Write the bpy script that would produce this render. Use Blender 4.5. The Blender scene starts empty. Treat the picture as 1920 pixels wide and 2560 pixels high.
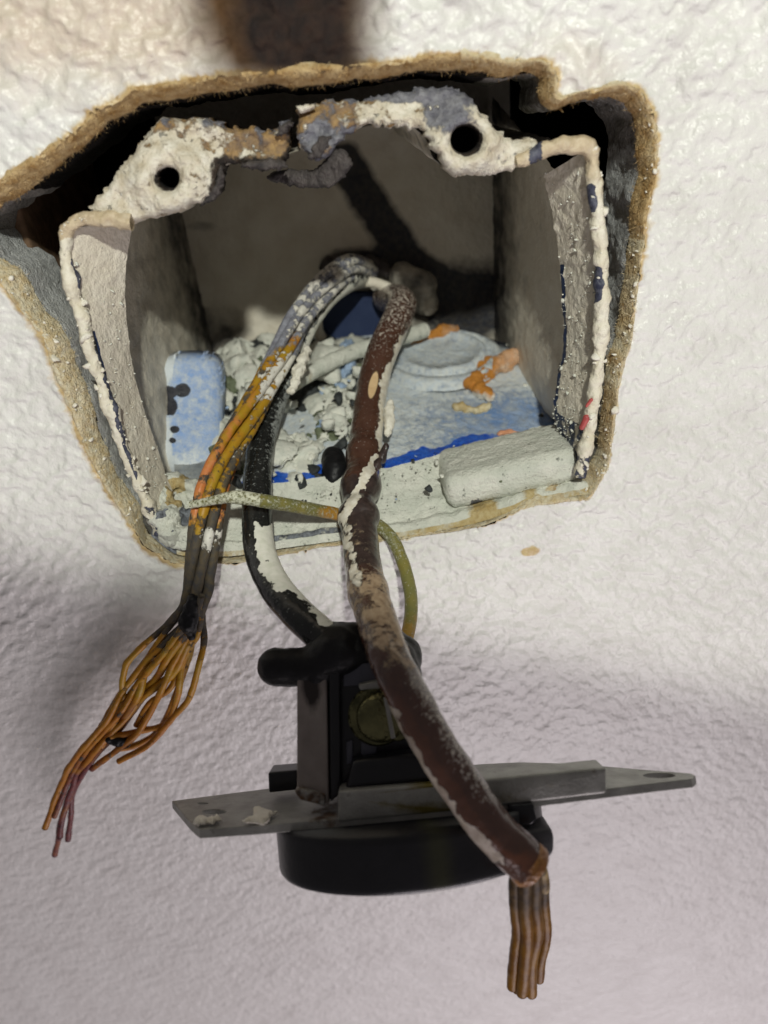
import bpy, bmesh, math, random
import numpy as np
from mathutils import Vector, Matrix

random.seed(7)
RNG = np.random.default_rng(7)
SC = bpy.context.scene
COL = SC.collection

# ------------------------------------------------------------------ camera
PITCH, ROLL, FPX, DIST = math.radians(28), math.radians(5.8), 1800.0, 0.143
aX = np.array([1., 0, 0])
aF = np.array([0, math.cos(PITCH), -math.sin(PITCH)])
aU = np.array([0, math.sin(PITCH), math.cos(PITCH)])
aR = math.cos(ROLL) * aX - math.sin(ROLL) * aU
aUP = math.cos(ROLL) * aU + math.sin(ROLL) * aX


def ray(px, py):
    px = np.asarray(px, float)[..., None]
    py = np.asarray(py, float)[..., None]
    return aF + aR * ((px - 960) / FPX) - aUP * ((py - 1280) / FPX)


_q = ray(880, 830)
CAM = -_q * (DIST / _q[1])


def W(px, py, y):
    """the point of the scene seen at photo position px, py and standing at depth y (wall face = 0)"""
    q = ray(px, py)
    return CAM + q * ((np.asarray(y, float)[..., None] - CAM[1]) / q[..., 1:2])


def Wz(px, py, z):
    q = ray(px, py)
    return CAM + q * ((np.asarray(z, float)[..., None] - CAM[2]) / q[..., 2:3])


cam = bpy.data.cameras.new('camera')
cam.sensor_width = 36
cam.lens = FPX / 2560 * 36
cam.clip_start, cam.clip_end = 0.005, 20
cam.dof.use_dof = True
cam.dof.focus_distance = 0.152
cam.dof.aperture_fstop = 12
camo = bpy.data.objects.new('camera', cam)
COL.objects.link(camo)
m = Matrix.Identity(4)
for i in range(3):
    m[i][0], m[i][1], m[i][2], m[i][3] = aR[i], aUP[i], -aF[i], CAM[i]
camo.matrix_world = m
SC.camera = camo

# ------------------------------------------------------------------ light and exposure
wd = bpy.data.worlds.new('World')
SC.world = wd
wd.use_nodes = True
wd.node_tree.nodes['Background'].inputs[0].default_value = (1.0, 0.93, 0.94, 1)
wd.node_tree.nodes['Background'].inputs[1].default_value = 0.115


def aim(o, target):
    d = Vector(target) - o.location
    o.rotation_euler = d.to_track_quat('-Z', 'Y').to_euler()


torch = bpy.data.lights.new('torch', 'SPOT')
torch.energy = 4.5
torch.color = (0.985, 1.0, 0.90)
torch.shadow_soft_size = 0.007
torch.spot_blend = 0.045
to = bpy.data.objects.new('torch', torch)
to.location = (0.030, -0.31, 0.195)
COL.objects.link(to)
# the beam is cut off along a line that runs down the wall below the box
_T = np.array(to.location)
_d = np.array([W(a, b, 0) - _T for a, b in ((0, 1480), (900, 1650), (1920, 1840))])
_d /= np.linalg.norm(_d, axis=1)[:, None]
_ax = np.linalg.solve(_d, np.ones(3))
torch.spot_size = 2 * math.acos(1 / np.linalg.norm(_ax))
aim(to, tuple(_T + _ax))

room = bpy.data.lights.new('room_lamp', 'AREA')
room.energy = 3.7
room.color = (1.0, 0.90, 0.95)
room.size = 0.5
ro = bpy.data.objects.new('room_lamp', room)
ro.location = (0.14, -0.50, -0.66)
COL.objects.link(ro)
aim(ro, (0.03, 0, -0.30))

SC.view_settings.view_transform = 'Standard'
SC.view_settings.look = 'None'
SC.view_settings.exposure = 0
SC.view_settings.gamma = 1
SC.cycles.max_bounces = 6


# ------------------------------------------------------------------ noise
def _hash(ix, iy, iz, seed):
    h = (ix.astype(np.int64) * 374761393 + iy.astype(np.int64) * 668265263 + iz.astype(np.int64) * 2147483647 + seed * 1274126177) & 0xffffffff
    h = ((h ^ (h >> 13)) * 1274126177) & 0xffffffff
    h = (h ^ (h >> 16)) & 0xffffffff
    return h / 4294967295.0 * 2 - 1


def vnoise(p, scale, seed=0):
    p = np.asarray(p, float) * scale
    i = np.floor(p)
    f = p - i
    f = f * f * f * (f * (f * 6 - 15) + 10)
    i = i.astype(np.int64)
    r = 0
    for dx in (0, 1):
        for dy in (0, 1):
            for dz in (0, 1):
                w = (f[..., 0] if dx else 1 - f[..., 0]) * (f[..., 1] if dy else 1 - f[..., 1]) * (f[..., 2] if dz else 1 - f[..., 2])
                r = r + w * _hash(i[..., 0] + dx, i[..., 1] + dy, i[..., 2] + dz, seed)
    return r


def fbm(p, scale, octs=3, seed=0, gain=.5):
    r, a, t = 0, 1, 0
    for k in range(octs):
        r = r + a * vnoise(p, scale * 2 ** k, seed + k * 17)
        t += a
        a *= gain
    return r / t


def sstep(a, b, x):
    t = np.clip((np.asarray(x, float) - a) / (b - a), 0, 1)
    return t * t * (3 - 2 * t)


# ------------------------------------------------------------------ materials
def layered(name, base, base2=None, vscale=300, vdetail=4, rough=.6, metal=0, spec=.4, layers=(), bumps=(), coat=0, bdist=.0004):
    """base colour varied by noise; layers = paint, soot, rust ... with ragged edges and a thickness of their own"""
    mt = bpy.data.materials.new(name)
    mt.use_nodes = True
    nt = mt.node_tree
    N, L = nt.nodes, nt.links
    bs = N['Principled BSDF']
    tc = N.new('ShaderNodeTexCoord')

    def noise(scale, detail=4, ro=.55, dist=0.0):
        n = N.new('ShaderNodeTexNoise')
        n.inputs['Scale'].default_value = scale
        n.inputs['Detail'].default_value = detail
        n.inputs['Roughness'].default_value = ro
        n.inputs['Distortion'].default_value = dist
        L.new(tc.outputs['Object'], n.inputs['Vector'])
        return n.outputs['Fac']

    def math_(op, a, b=None, c=None, clamp=False):
        n = N.new('ShaderNodeMath')
        n.operation = op
        n.use_clamp = clamp
        for k, v in enumerate((a, b, c)):
            if v is None:
                continue
            if isinstance(v, (int, float)):
                n.inputs[k].default_value = v
            else:
                L.new(v, n.inputs[k])
        return n.outputs[0]

    def mix(f, a, b):
        n = N.new('ShaderNodeMix')
        n.data_type = 'RGBA'
        L.new(f, n.inputs[0])
        for k, v in ((6, a), (7, b)):
            if isinstance(v, tuple):
                n.inputs[k].default_value = (*v[:3], 1)
            else:
                L.new(v, n.inputs[k])
        return n.outputs[2]

    def ramp(v, lo, hi):
        n = N.new('ShaderNodeMapRange')
        n.inputs[1].default_value, n.inputs[2].default_value = lo, hi
        L.new(v, n.inputs[0])
        return n.outputs[0]

    col = mix(ramp(noise(vscale, vdetail), .33, .67), base, base2 or tuple(c * .8 for c in base))
    rgh = None
    h = None
    for ly in layers:
        v = math_('MULTIPLY_ADD', noise(ly.get('scale', 500), ly.get('detail', 5), ly.get('ro', .6), ly.get('dist', 0.)), 2 * ly.get('amp', .5), ly.get('bias', 0) - ly.get('amp', .5))
        if ly.get('attr'):
            at = N.new('ShaderNodeAttribute')
            at.attribute_name = ly['attr']
            v = math_('ADD', v, at.outputs['Fac'])
        s = ly.get('soft', .08)
        f = math_('MULTIPLY_ADD', v, 1 / s, .5 - .5 / s, clamp=True)
        c = ly['color']
        if ly.get('color2'):
            c = mix(ramp(noise(ly.get('cscale', 700), 4), .35, .65), ly['color'], ly['color2'])
        f2 = math_('MULTIPLY', f, ly.get('op', 1.0))
        col = mix(f2, col, c)
        if 'rough' in ly:
            a = math_('SUBTRACT', ly['rough'], rgh if rgh is not None else rough)
            rgh = math_('MULTIPLY_ADD', f, a, rgh if rgh is not None else rough)
        if ly.get('h'):
            hh = math_('MULTIPLY', f, ly['h'])
            h = hh if h is None else math_('ADD', h, hh)
    for sc, st in bumps:
        hh = math_('MULTIPLY', noise(sc, 3), st)
        h = hh if h is None else math_('ADD', h, hh)
    L.new(col, bs.inputs['Base Color'])
    if rgh is not None:
        L.new(rgh, bs.inputs['Roughness'])
    else:
        bs.inputs['Roughness'].default_value = rough
    bs.inputs['Metallic'].default_value = metal
    bs.inputs['Specular IOR Level'].default_value = spec
    bs.inputs['Coat Weight'].default_value = coat
    if h is not None:
        b = N.new('ShaderNodeBump')
        b.inputs['Strength'].default_value = 1
        b.inputs['Distance'].default_value = bdist
        L.new(h, b.inputs['Height'])
        L.new(b.outputs[0], bs.inputs['Normal'])
    return mt


WHITE, WHITE2 = (.80, .78, .70), (.70, .68, .60)
CREAM, CREAM2 = (.74, .70, .57), (.60, .55, .43)
BLUE, NAVY = (.02, .10, .55), (.012, .025, .07)
M = {}
M['wall'] = layered('plaster_paint', (.735, .73, .70), (.68, .67, .64), 90, 5, .34, layers=[
    dict(attr='tan', scale=160, amp=.35, soft=.7, color=(.55, .43, .32), color2=(.62, .52, .40), op=.7),
    dict(attr='stain', scale=420, amp=.45, soft=.35, color=(.45, .29, .10), color2=(.55, .42, .20), cscale=900, op=.9),
    dict(attr='scorch', bias=.25, scale=90, amp=.10, soft=1.0, color=(.085, .042, .014), color2=(.050, .025, .010), cscale=160, rough=.9),
    dict(attr='char', bias=.24, scale=130, amp=.35, soft=.8, color=(.010, .006, .005), color2=(.026, .013, .008), cscale=300, rough=.9),
    dict(bias=-.18, scale=800, detail=2, amp=1.0, soft=.1, color=(.25, .22, .18), op=.8),
], bumps=[(600, 1.1), (1300, .3)], bdist=.00042)
M['paper'] = layered('torn_paper', (.36, .22, .085), (.60, .45, .24), 500, 6, .9, spec=.1, layers=[
    dict(attr='pale', scale=700, amp=.5, soft=.3, color=(.72, .66, .50), color2=(.6, .48, .28)),
    dict(attr='char', scale=500, amp=.5, soft=.4, color=(.025, .02, .018)),
], bumps=[(900, 1), (2500, .6)], bdist=.0008)
M['core'] = layered('gypsum_core', (.30, .285, .26), (.17, .16, .145), 260, 5, .95, spec=.1, layers=[
    dict(attr='pale', scale=900, detail=8, amp=.7, soft=.25, color=(.62, .63, .62), color2=(.45, .46, .46)),
    dict(attr='char', scale=200, amp=.4, soft=.5, color=(.015, .013, .012)),
], bumps=[(1200, 1), (3000, .8)], bdist=.0008)
M['wood'] = layered('old_wood', (.22, .14, .09), (.10, .065, .04), 200, 5, .9, spec=.1, bumps=[(400, 1)])
M['void'] = layered('painted_shade_black', (.012, .011, .010), None, 100, 2, .95, spec=.05)  # near-black colour painted in for the shade inside openings
M['box'] = layered('painted_plastic', (.76, .71, .60), (.66, .60, .49), 150, 5, .55, layers=[
    dict(attr='soot_shade', scale=180, amp=.4, soft=.5, color=(.018, .020, .028), color2=(.05, .045, .04)),
    dict(attr='bare', scale=420, amp=.35, soft=.06, color=NAVY, color2=(.02, .035, .09), h=-.6, rough=.4),
    dict(bias=-.12, scale=900, detail=2, amp=1.0, soft=.1, color=(.05, .045, .045)),
], bumps=[(620, .8), (1300, .6), (3000, .3)], bdist=.0004)
M['rim'] = layered('rim_paint', (.76, .72, .61), (.66, .60, .46), 300, 6, .5, layers=[
    dict(attr='tan', scale=350, amp=.5, soft=.4, color=(.42, .31, .18), color2=(.55, .44, .28), op=.8),
    dict(attr='bare', scale=420, detail=7, amp=.75, soft=.06, color=(.028, .032, .06), color2=(.10, .105, .14), h=-1.0, rough=.5),
], bumps=[(420, 1), (1200, .6)], bdist=.0005)
M['lug'] = layered('scorched_lug', (.74, .70, .60), (.55, .48, .36), 380, 6, .6, layers=[
    dict(attr='tan', bias=.30, scale=420, detail=7, amp=.75, soft=.12, color=(.35, .22, .09), color2=(.16, .11, .075), cscale=600, h=-.4),
    dict(attr='grey', bias=.22, scale=300, detail=6, amp=.7, soft=.12, color=(.12, .12, .145), color2=(.22, .22, .24), h=-.5, rough=.5),
    dict(bias=.22, scale=520, detail=6, amp=.8, soft=.08, color=(.84, .82, .75), color2=(.76, .71, .58), h=.9),
    dict(attr='char', scale=500, amp=.6, soft=.2, color=(.014, .012, .012), color2=(.05, .035, .025), rough=.7),
], bumps=[(700, 1), (1800, .6)], bdist=.0006)
M['char'] = layered('charred_crust', (.035, .03, .03), (.10, .085, .08), 420, 6, .65, layers=[
    dict(bias=.12, scale=700, detail=6, amp=.8, soft=.15, color=(.42, .40, .40), color2=(.22, .17, .12), h=.5),
], bumps=[(900, 1), (2500, .6)], bdist=.0007)
M['floor'] = layered('floor_plastic', (.17, .30, .58), (.40, .48, .60), 160, 5, .5, layers=[
    dict(attr='spray', scale=420, detail=9, ro=.8, amp=1.0, soft=.35, color=(.72, .74, .70), color2=(.60, .66, .70), op=.9, h=.4),
    dict(attr='bare', scale=300, amp=.3, soft=.12, color=(.010, .075, .50), color2=(.03, .14, .62), rough=.3),
    dict(bias=-.05, scale=620, detail=4, amp=.9, soft=.12, color=(.045, .05, .045), color2=(.10, .11, .07)),
    dict(attr='soot_shade', scale=180, amp=.3, soft=.5, color=(.014, .016, .022)),
], bumps=[(700, 1), (2200, .8)], bdist=.0004)
M['sill'] = layered('sprayed_sill', (.72, .72, .64), (.60, .62, .54), 260, 6, .7, layers=[
    dict(bias=.17, scale=640, detail=7, amp=1.0, soft=.12, color=(.34, .35, .30), color2=(.10, .11, .09), op=.9),
    dict(attr='tan', scale=420, amp=.4, soft=.25, color=(.42, .30, .12), color2=(.55, .45, .24)),
    dict(attr='bare', scale=420, amp=.5, soft=.1, color=(.06, .065, .075), color2=(.25, .27, .30), h=-.8),
], bumps=[(600, 1), (1700, .9), (3500, .4)], bdist=.0005)
M['clamp'] = layered('pale_blue_plastic', (.23, .38, .72), (.42, .54, .78), 240, 5, .45, layers=[
    dict(attr='spray', bias=-.05, scale=420, detail=9, ro=.8, amp=.85, soft=.35, color=(.72, .76, .76), op=.85, h=.3),
    dict(attr='bare', scale=420, detail=3, amp=.3, soft=.1, color=(.02, .022, .03), color2=(.05, .05, .06), h=-1, rough=.35),
    dict(bias=-.12, scale=700, detail=4, amp=.9, soft=.1, color=(.12, .14, .05)),
], bumps=[(1500, .8)], bdist=.0003)
M['brown'] = layered('brown_sheath', (.058, .023, .014), (.080, .034, .021), 250, 4, .2, spec=.5, coat=.6, layers=[
    dict(attr='dark', scale=300, amp=.4, soft=.4, color=(.022, .014, .013), color2=(.05, .03, .026), rough=.42),
    dict(attr='tan', scale=380, detail=8, ro=.7, amp=1.0, soft=.16, color=(.42, .31, .20), color2=(.27, .18, .105), cscale=900, rough=.7, h=.5),
    dict(attr='dust', scale=1500, detail=6, ro=.7, amp=1.1, soft=.25, color=(.66, .60, .52), rough=.7, h=.2),
    dict(attr='white', scale=430, detail=8, ro=.72, amp=.60, soft=.09, color=(.80, .76, .66), color2=(.62, .56, .44), rough=.6, h=1.2),
    dict(attr='nick', scale=200, amp=.1, soft=.15, color=(.62, .42, .22), color2=(.70, .50, .28), rough=.5, h=-1.2),
    dict(attr='copper', scale=300, amp=.2, soft=.4, color=(.13, .045, .020), rough=.15),
], bumps=[(500, .35), (1600, .2)], bdist=.0004)
M['black'] = layered('black_sheath', (.011, .012, .012), (.018, .019, .018), 250, 4, .16, layers=[
    dict(attr='dust', scale=1100, detail=6, ro=.7, amp=1.0, soft=.3, color=(.40, .42, .40), rough=.6, op=.8),
    dict(attr='white', scale=420, detail=8, ro=.72, amp=.95, soft=.07, color=(.78, .76, .68), color2=(.66, .66, .56), rough=.6, h=1),
], bumps=[(700, .4)], bdist=.0003)
M['strand'] = layered('oxidised_strand', (.42, .19, .012), (.38, .24, .018), 260, 5, .42, spec=.3, layers=[
    dict(attr='coral', scale=300, detail=5, amp=.55, soft=.25, color=(.55, .175, .05), color2=(.60, .24, .09)),
    dict(attr='rust', scale=350, amp=.4, soft=.5, color=(.30, .095, .012), color2=(.40, .16, .016)),
    dict(attr='purple', scale=350, amp=.4, soft=.5, color=(.17, .045, .04), color2=(.10, .035, .04)),
    dict(attr='soot_shade', scale=420, detail=7, amp=.7, soft=.12, color=(.055, .052, .052), color2=(.11, .085, .05), rough=.7, h=.5),
    dict(attr='grey', scale=330, detail=6, amp=.45, soft=.1, color=(.30, .31, .36), color2=(.17, .17, .20), rough=.5, h=.6),
    dict(attr='white', scale=450, detail=7, amp=.6, soft=.07, color=(.76, .73, .66), color2=(.62, .60, .54), rough=.6, h=1),
], bumps=[(900, .5)], bdist=.0003)
M['olive'] = layered('olive_wire', (.22, .19, .045), (.17, .17, .06), 350, 5, .4, layers=[
    dict(attr='orange', scale=300, amp=.4, soft=.4, color=(.45, .23, .03)),
    dict(attr='dust', scale=1500, detail=6, ro=.7, amp=1.0, soft=.25, color=(.62, .62, .48), rough=.7, h=.4),
], bumps=[(800, .5)], bdist=.0003)
M['copper'] = layered('bronze_strand', (.30, .145, .012), (.17, .07, .012), 160, 4, .36, metal=.0, spec=.12, layers=[
    dict(attr='soot_shade', scale=300, amp=.35, soft=.6, color=(.05, .032, .018), color2=(.12, .075, .03), rough=.5),
    dict(attr='pale', scale=400, amp=.4, soft=.3, color=(.60, .45, .22)),
], bumps=[(800, .5)], bdist=.0003)
M['cutend'] = layered('cut_sheath', (.40, .19, .05), (.25, .10, .035), 500, 5, .3, layers=[
    dict(bias=.1, scale=900, amp=.8, soft=.3, color=(.6, .36, .12))], bumps=[(900, 1)], bdist=.0006)
M['steel'] = layered('dull_steel', (.37, .37, .345), (.25, .25, .23), 220, 7, .5, metal=.45, layers=[
    dict(attr='rust', scale=420, detail=6, amp=.6, soft=.3, color=(.16, .085, .04), color2=(.07, .055, .045), rough=.8),
    dict(bias=.13, scale=340, detail=9, ro=.7, amp=1.0, soft=.3, color=(.06, .06, .052), op=.75),
    dict(attr='olive', scale=300, amp=.4, soft=.4, color=(.16, .13, .03)),
    dict(bias=.02, scale=1500, detail=4, amp=1.0, soft=.2, color=(.46, .45, .40), rough=.8),
], bumps=[(900, .6), (2600, .4)], bdist=.0002)
M['post'] = layered('brown_grey_steel', (.30, .265, .24), (.21, .18, .165), 160, 6, .5, metal=.3, layers=[
    dict(attr='soot_shade', scale=300, amp=.35, soft=.4, color=(.028, .022, .02)),
    dict(bias=-.15, scale=900, detail=2, amp=1.0, soft=.1, color=(.03, .03, .03))], bumps=[(900, .4)], bdist=.0002)
M['bakelite'] = layered('black_plastic', (.008, .0085, .011), (.012, .012, .015), 250, 5, .3, layers=[
    dict(bias=-.10, scale=900, detail=5, ro=.7, amp=.8, soft=.3, color=(.13, .13, .12), rough=.7),
    dict(attr='olive', scale=120, amp=.3, soft=.8, color=(.05, .052, .02), op=.7)], bumps=[(600, .3)], bdist=.0002)
M['greyplastic'] = layered('grey_plastic', (.085, .088, .115), (.06, .062, .08), 250, 4, .45, bumps=[(700, .3)], bdist=.0002)
M['rubber'] = layered('black_rubber', (.007, .007, .008), (.011, .011, .012), 250, 5, .42, spec=.22, layers=[
    dict(bias=-.16, scale=1200, detail=4, amp=.9, soft=.15, color=(.30, .30, .28), rough=.8)], bumps=[(500, .5), (1500, .3)], bdist=.0003)
M['brass'] = layered('tarnished_brass', (.20, .19, .09), (.06, .06, .03), 300, 6, .14, metal=.85, layers=[
    dict(bias=.0, scale=700, detail=6, amp=.9, soft=.3, color=(.02, .022, .012), rough=.6)], bumps=[(900, 1)], bdist=.0004)
M['chipwhite'] = layered('paint_chip', (.80, .77, .68), (.70, .66, .55), 500, 5, .6, bumps=[(900, 1)], bdist=.0003)
M['orange_fluff'] = layered('orange_foam', (.62, .26, .045), (.50, .20, .03), 350, 5, .6, layers=[
    dict(attr='pale', scale=400, amp=.4, soft=.5, color=(.72, .44, .28), color2=(.70, .55, .42)),
    dict(attr='white', scale=600, amp=.5, soft=.3, color=(.80, .76, .68))], bumps=[(900, 1), (2500, .6)], bdist=.0007)
M['tanflake'] = layered('tan_flake', (.42, .30, .12), (.70, .62, .42), 300, 5, .6, bumps=[(900, 1)], bdist=.0004)
M['salmon'] = layered('salmon_flake', (.66, .28, .14), (.72, .40, .26), 400, 5, .6, bumps=[(900, 1)], bdist=.0004)
M['debris'] = layered('mixed_chips', (.74, .73, .65), (.60, .62, .55), 500, 5, .65, layers=[
    dict(attr='green', scale=300, amp=.15, soft=.2, color=(.095, .115, .065), color2=(.16, .18, .11)),
    dict(attr='dark', scale=300, amp=.15, soft=.2, color=(.02, .024, .026), color2=(.05, .055, .055)),
    dict(attr='sky', scale=300, amp=.15, soft=.2, color=(.34, .45, .62))], bumps=[(1200, 1)], bdist=.0004)

# ------------------------------------------------------------------ objects
ORIG = {}


def tag(o, label=None, cat=None, group=None, kind=None):
    if label: o['label'] = label
    if cat: o['category'] = cat
    if group: o['group'] = group
    if kind: o['kind'] = kind
    return o


def empty(name, loc, label, cat, group=None, rx=0):
    o = bpy.data.objects.new(name, None)
    o.location = loc
    o.rotation_euler = (rx, 0, 0)
    o.empty_display_size = .01
    COL.objects.link(o)
    ORIG[o.name] = np.zeros(3) if rx else np.array(loc, float)
    return tag(o, label, cat, group)


def mesh(name, v, f, mat, parent=None, attrs=None, smooth=True, local=False):
    v = np.asarray(v, float)
    if parent is not None:
        org = ORIG[parent.name]
    else:
        org = v.mean(0)
    vl = v if local else v - org
    me = bpy.data.meshes.new(name)
    me.from_pydata(vl.tolist(), [], f if isinstance(f, list) else f.tolist())
    me.update()
    if smooth:
        me.polygons.foreach_set('use_smooth', np.ones(len(me.polygons), bool))
    for k, a in (attrs or {}).items():
        at = me.attributes.new(k, 'FLOAT', 'POINT')
        at.data.foreach_set('value', np.broadcast_to(np.asarray(a, np.float32), (len(v),)).astype(np.float32).copy())
    if mat is not None:
        me.materials.append(mat)
    o = bpy.data.objects.new(name, me)
    COL.objects.link(o)
    if parent is not None:
        o.parent = parent
        ORIG[o.name] = org
    else:
        o.location = org
        ORIG[o.name] = org
    return o


def grid_faces(n, m_, close_n=False, close_m=False, off=0):
    i = np.arange(n if close_n else n - 1)
    j = np.arange(m_ if close_m else m_ - 1)
    I, J = np.meshgrid(i, j, indexing='ij')
    I2, J2 = (I + 1) % n, (J + 1) % m_
    return np.stack([I * m_ + J, I2 * m_ + J, I2 * m_ + J2, I * m_ + J2], -1).reshape(-1, 4) + off


def resample(P, n, smooth=True, closed=False):
    P = np.asarray(P, float)
    if closed:
        P = np.vstack([P, P[:1]])
    if smooth and len(P) > 2:
        Q = []
        ext = np.vstack([P[-2] if closed else 2 * P[0] - P[1], P, P[1] if closed else 2 * P[-1] - P[-2]])
        for k in range(len(P) - 1):
            p0, p1, p2, p3 = ext[k:k + 4]
            t = np.linspace(0, 1, 12, endpoint=False)[:, None]
            Q.append(.5 * (2 * p1 + (p2 - p0) * t + (2 * p0 - 5 * p1 + 4 * p2 - p3) * t ** 2 + (3 * p1 - p0 - 3 * p2 + p3) * t ** 3))
        P = np.vstack(Q + [P[-1:]])
    d = np.r_[0, np.cumsum(np.linalg.norm(np.diff(P[:, :3], axis=0), axis=1))]
    t = np.linspace(0, d[-1], n + 1 if closed else n)
    R_ = np.stack([np.interp(t, d, P[:, k]) for k in range(P.shape[1])], 1)
    return R_[:-1] if closed else R_


def frames(P):
    T = np.gradient(P, axis=0)
    T /= np.linalg.norm(T, axis=1)[:, None]
    n = np.cross(T[0], [0.3, 0.9, 0.1])
    n /= np.linalg.norm(n)
    Ns = []
    for t in T:
        n = n - t * (n @ t)
        n /= np.linalg.norm(n)
        Ns.append(n)
    Ns = np.array(Ns)
    return T, Ns, np.cross(T, Ns)


def tube_data(P, r, k=20, noise=0, nscale=400, seed=0, rfun=None, flat=None):
    """P (n,3) points, r scalar or (n,): verts, faces, and per-vertex u (0..1), side (unit vectors)"""
    n = len(P)
    T, A, B = frames(P)
    r = np.broadcast_to(np.asarray(r, float), (n,)).copy()
    an = np.linspace(0, 2 * math.pi, k, endpoint=False)
    S = A[:, None] * np.cos(an)[None, :, None] + B[:, None] * np.sin(an)[None, :, None]
    rr = np.repeat(r[:, None], k, 1)
    u = np.repeat(np.linspace(0, 1, n)[:, None], k, 1)
    V = P[:, None] + S * rr[..., None]
    if rfun is not None:
        rr = rr * rfun(u, S, V)
        V = P[:, None] + S * rr[..., None]
    if noise:
        V = V + S * (fbm(V, nscale, 3, seed) * noise)[..., None]
    f = grid_faces(n, k, False, True)
    V = V.reshape(-1, 3)
    S = S.reshape(-1, 3)
    u = u.reshape(-1)
    # rounded end caps
    f = f.tolist()
    add, addS, addu = [], [], []
    for e, base, sg in ((0, 0, -1), (n - 1, (n - 1) * k, 1)):
        c = P[e] + sg * T[e] * r[e] * .35
        idx = len(V) + len(add)
        add.append(c); addS.append(sg * T[e]); addu.append(float(e > 0))
        for q in range(k):
            a, b = base + q, base + (q + 1) % k
            f.append([a, b, idx] if sg > 0 else [b, a, idx])
    V = np.vstack([V, add]); S = np.vstack([S, addS]); u = np.r_[u, addu]
    return V, f, u, S


def inside_poly(px, py, poly):
    x, y = poly[:, 0], poly[:, 1]
    r = np.zeros(px.shape, bool)
    for k in range(len(poly)):
        x1, y1, x2, y2 = x[k], y[k], x[k - 1], y[k - 1]
        c = (y1 > py) != (y2 > py)
        with np.errstate(divide='ignore', invalid='ignore'):
            r ^= c & (px < (x2 - x1) * (py - y1) / (y2 - y1 + 1e-12) + x1)
    return r


def near_poly(px, py, poly):
    best = np.full(px.shape, 1e9)
    bx, by = px.copy(), py.copy()
    for k in range(len(poly)):
        a, b = poly[k - 1], poly[k]
        d = b - a
        t = np.clip(((px - a[0]) * d[0] + (py - a[1]) * d[1]) / (d @ d + 1e-9), 0, 1)
        qx, qy = a[0] + d[0] * t, a[1] + d[1] * t
        dd = np.hypot(px - qx, py - qy)
        s = dd < best
        best[s] = dd[s]; bx[s] = qx[s]; by[s] = qy[s]
    return best, bx, by


def relief(name, outline, base, th, mat, parent=None, step=3, bulge=.001, edge=12, holes=(), namp=0, nscale=500, seed=0,
           nrm=None, attrf=None, rough_edge=0, smooth_outline=True, extra=None, local=False):
    """a solid with the given outline: rounded bumpy front, real thickness, holes cut through. base(px,py) -> 3-D points of its mid sheet"""
    poly = resample(np.asarray(outline, float), max(60, len(outline) * 10), smooth_outline, True)
    if rough_edge:
        q = np.c_[poly, np.zeros(len(poly))]
        poly = poly + np.c_[vnoise(q, .09, seed + 5), vnoise(q, .09, seed + 6)] * rough_edge + np.c_[vnoise(q, .25, seed + 7), vnoise(q, .25, seed + 8)] * rough_edge * .6
    x0, y0 = poly.min(0) - step
    x1, y1 = poly.max(0) + step
    gx, gy = np.arange(x0, x1 + step, step), np.arange(y0, y1 + step, step)
    GX, GY = np.meshgrid(gx, gy, indexing='ij')
    ins = inside_poly(GX, GY, poly)
    d, bx, by = near_poly(GX, GY, poly)
    sd = np.where(ins, d, -d)
    snap = np.abs(sd) < step * .72
    PX, PY = np.where(snap, bx, GX), np.where(snap, by, GY)
    sd = np.where(snap, 0, sd)
    for hx, hy, hrx, hry in holes:
        qx, qy = (GX - hx) / hrx, (GY - hy) / hry
        rr = np.hypot(qx, qy) + 1e-9
        hd = (rr - 1) * min(hrx, hry)
        sn = np.abs(hd) < step * .72
        PX = np.where(sn, hx + qx / rr * hrx, PX)
        PY = np.where(sn, hy + qy / rr * hry, PY)
        hd = np.where(sn, 0, hd)
        sd = np.minimum(sd, hd)
    ok = sd >= 0
    cell = ok[:-1, :-1] & ok[1:, :-1] & ok[1:, 1:] & ok[:-1, 1:]
    used = np.zeros(ok.shape, bool)
    used[:-1, :-1] |= cell; used[1:, :-1] |= cell; used[1:, 1:] |= cell; used[:-1, 1:] |= cell
    idx = -np.ones(ok.shape, int)
    idx[used] = np.arange(used.sum())
    px, py, sdu = PX[used], PY[used], sd[used]
    Bp = base(px, py)
    e = np.clip(sdu / edge, 0, 1)
    h = bulge * np.sqrt(np.clip(1 - (1 - e) ** 2, 0, 1))
    h = h + fbm(Bp, nscale, 3, seed) * namp * (.35 + .65 * e)
    if extra is not None:
        h = h + extra(px, py)
    nv = np.array([0, -1., 0]) if nrm is None else np.asarray(nrm, float)
    Vf = Bp + nv * h[:, None]
    Vb = Bp - nv * th
    n = len(px)
    q = np.stack([idx[:-1, :-1], idx[1:, :-1], idx[1:, 1:], idx[:-1, 1:]], -1)[cell]
    ed = np.concatenate([q[:, [0, 1]], q[:, [1, 2]], q[:, [2, 3]], q[:, [3, 0]]])
    key = {}
    for a, b in ed.tolist():
        if (b, a) in key:
            del key[(b, a)]
        else:
            key[(a, b)] = 1
    F_ = q.tolist() + (q[:, ::-1] + n).tolist() + [[b, a, a + n, b + n] for a, b in key]
    at = {}
    if attrf is not None:
        at = {k: np.r_[a_, a_] for k, a_ in attrf(px, py, sdu, Bp).items()}
    return mesh(name, np.vstack([Vf, Vb]), F_, mat, parent, at, True, local)


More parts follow.
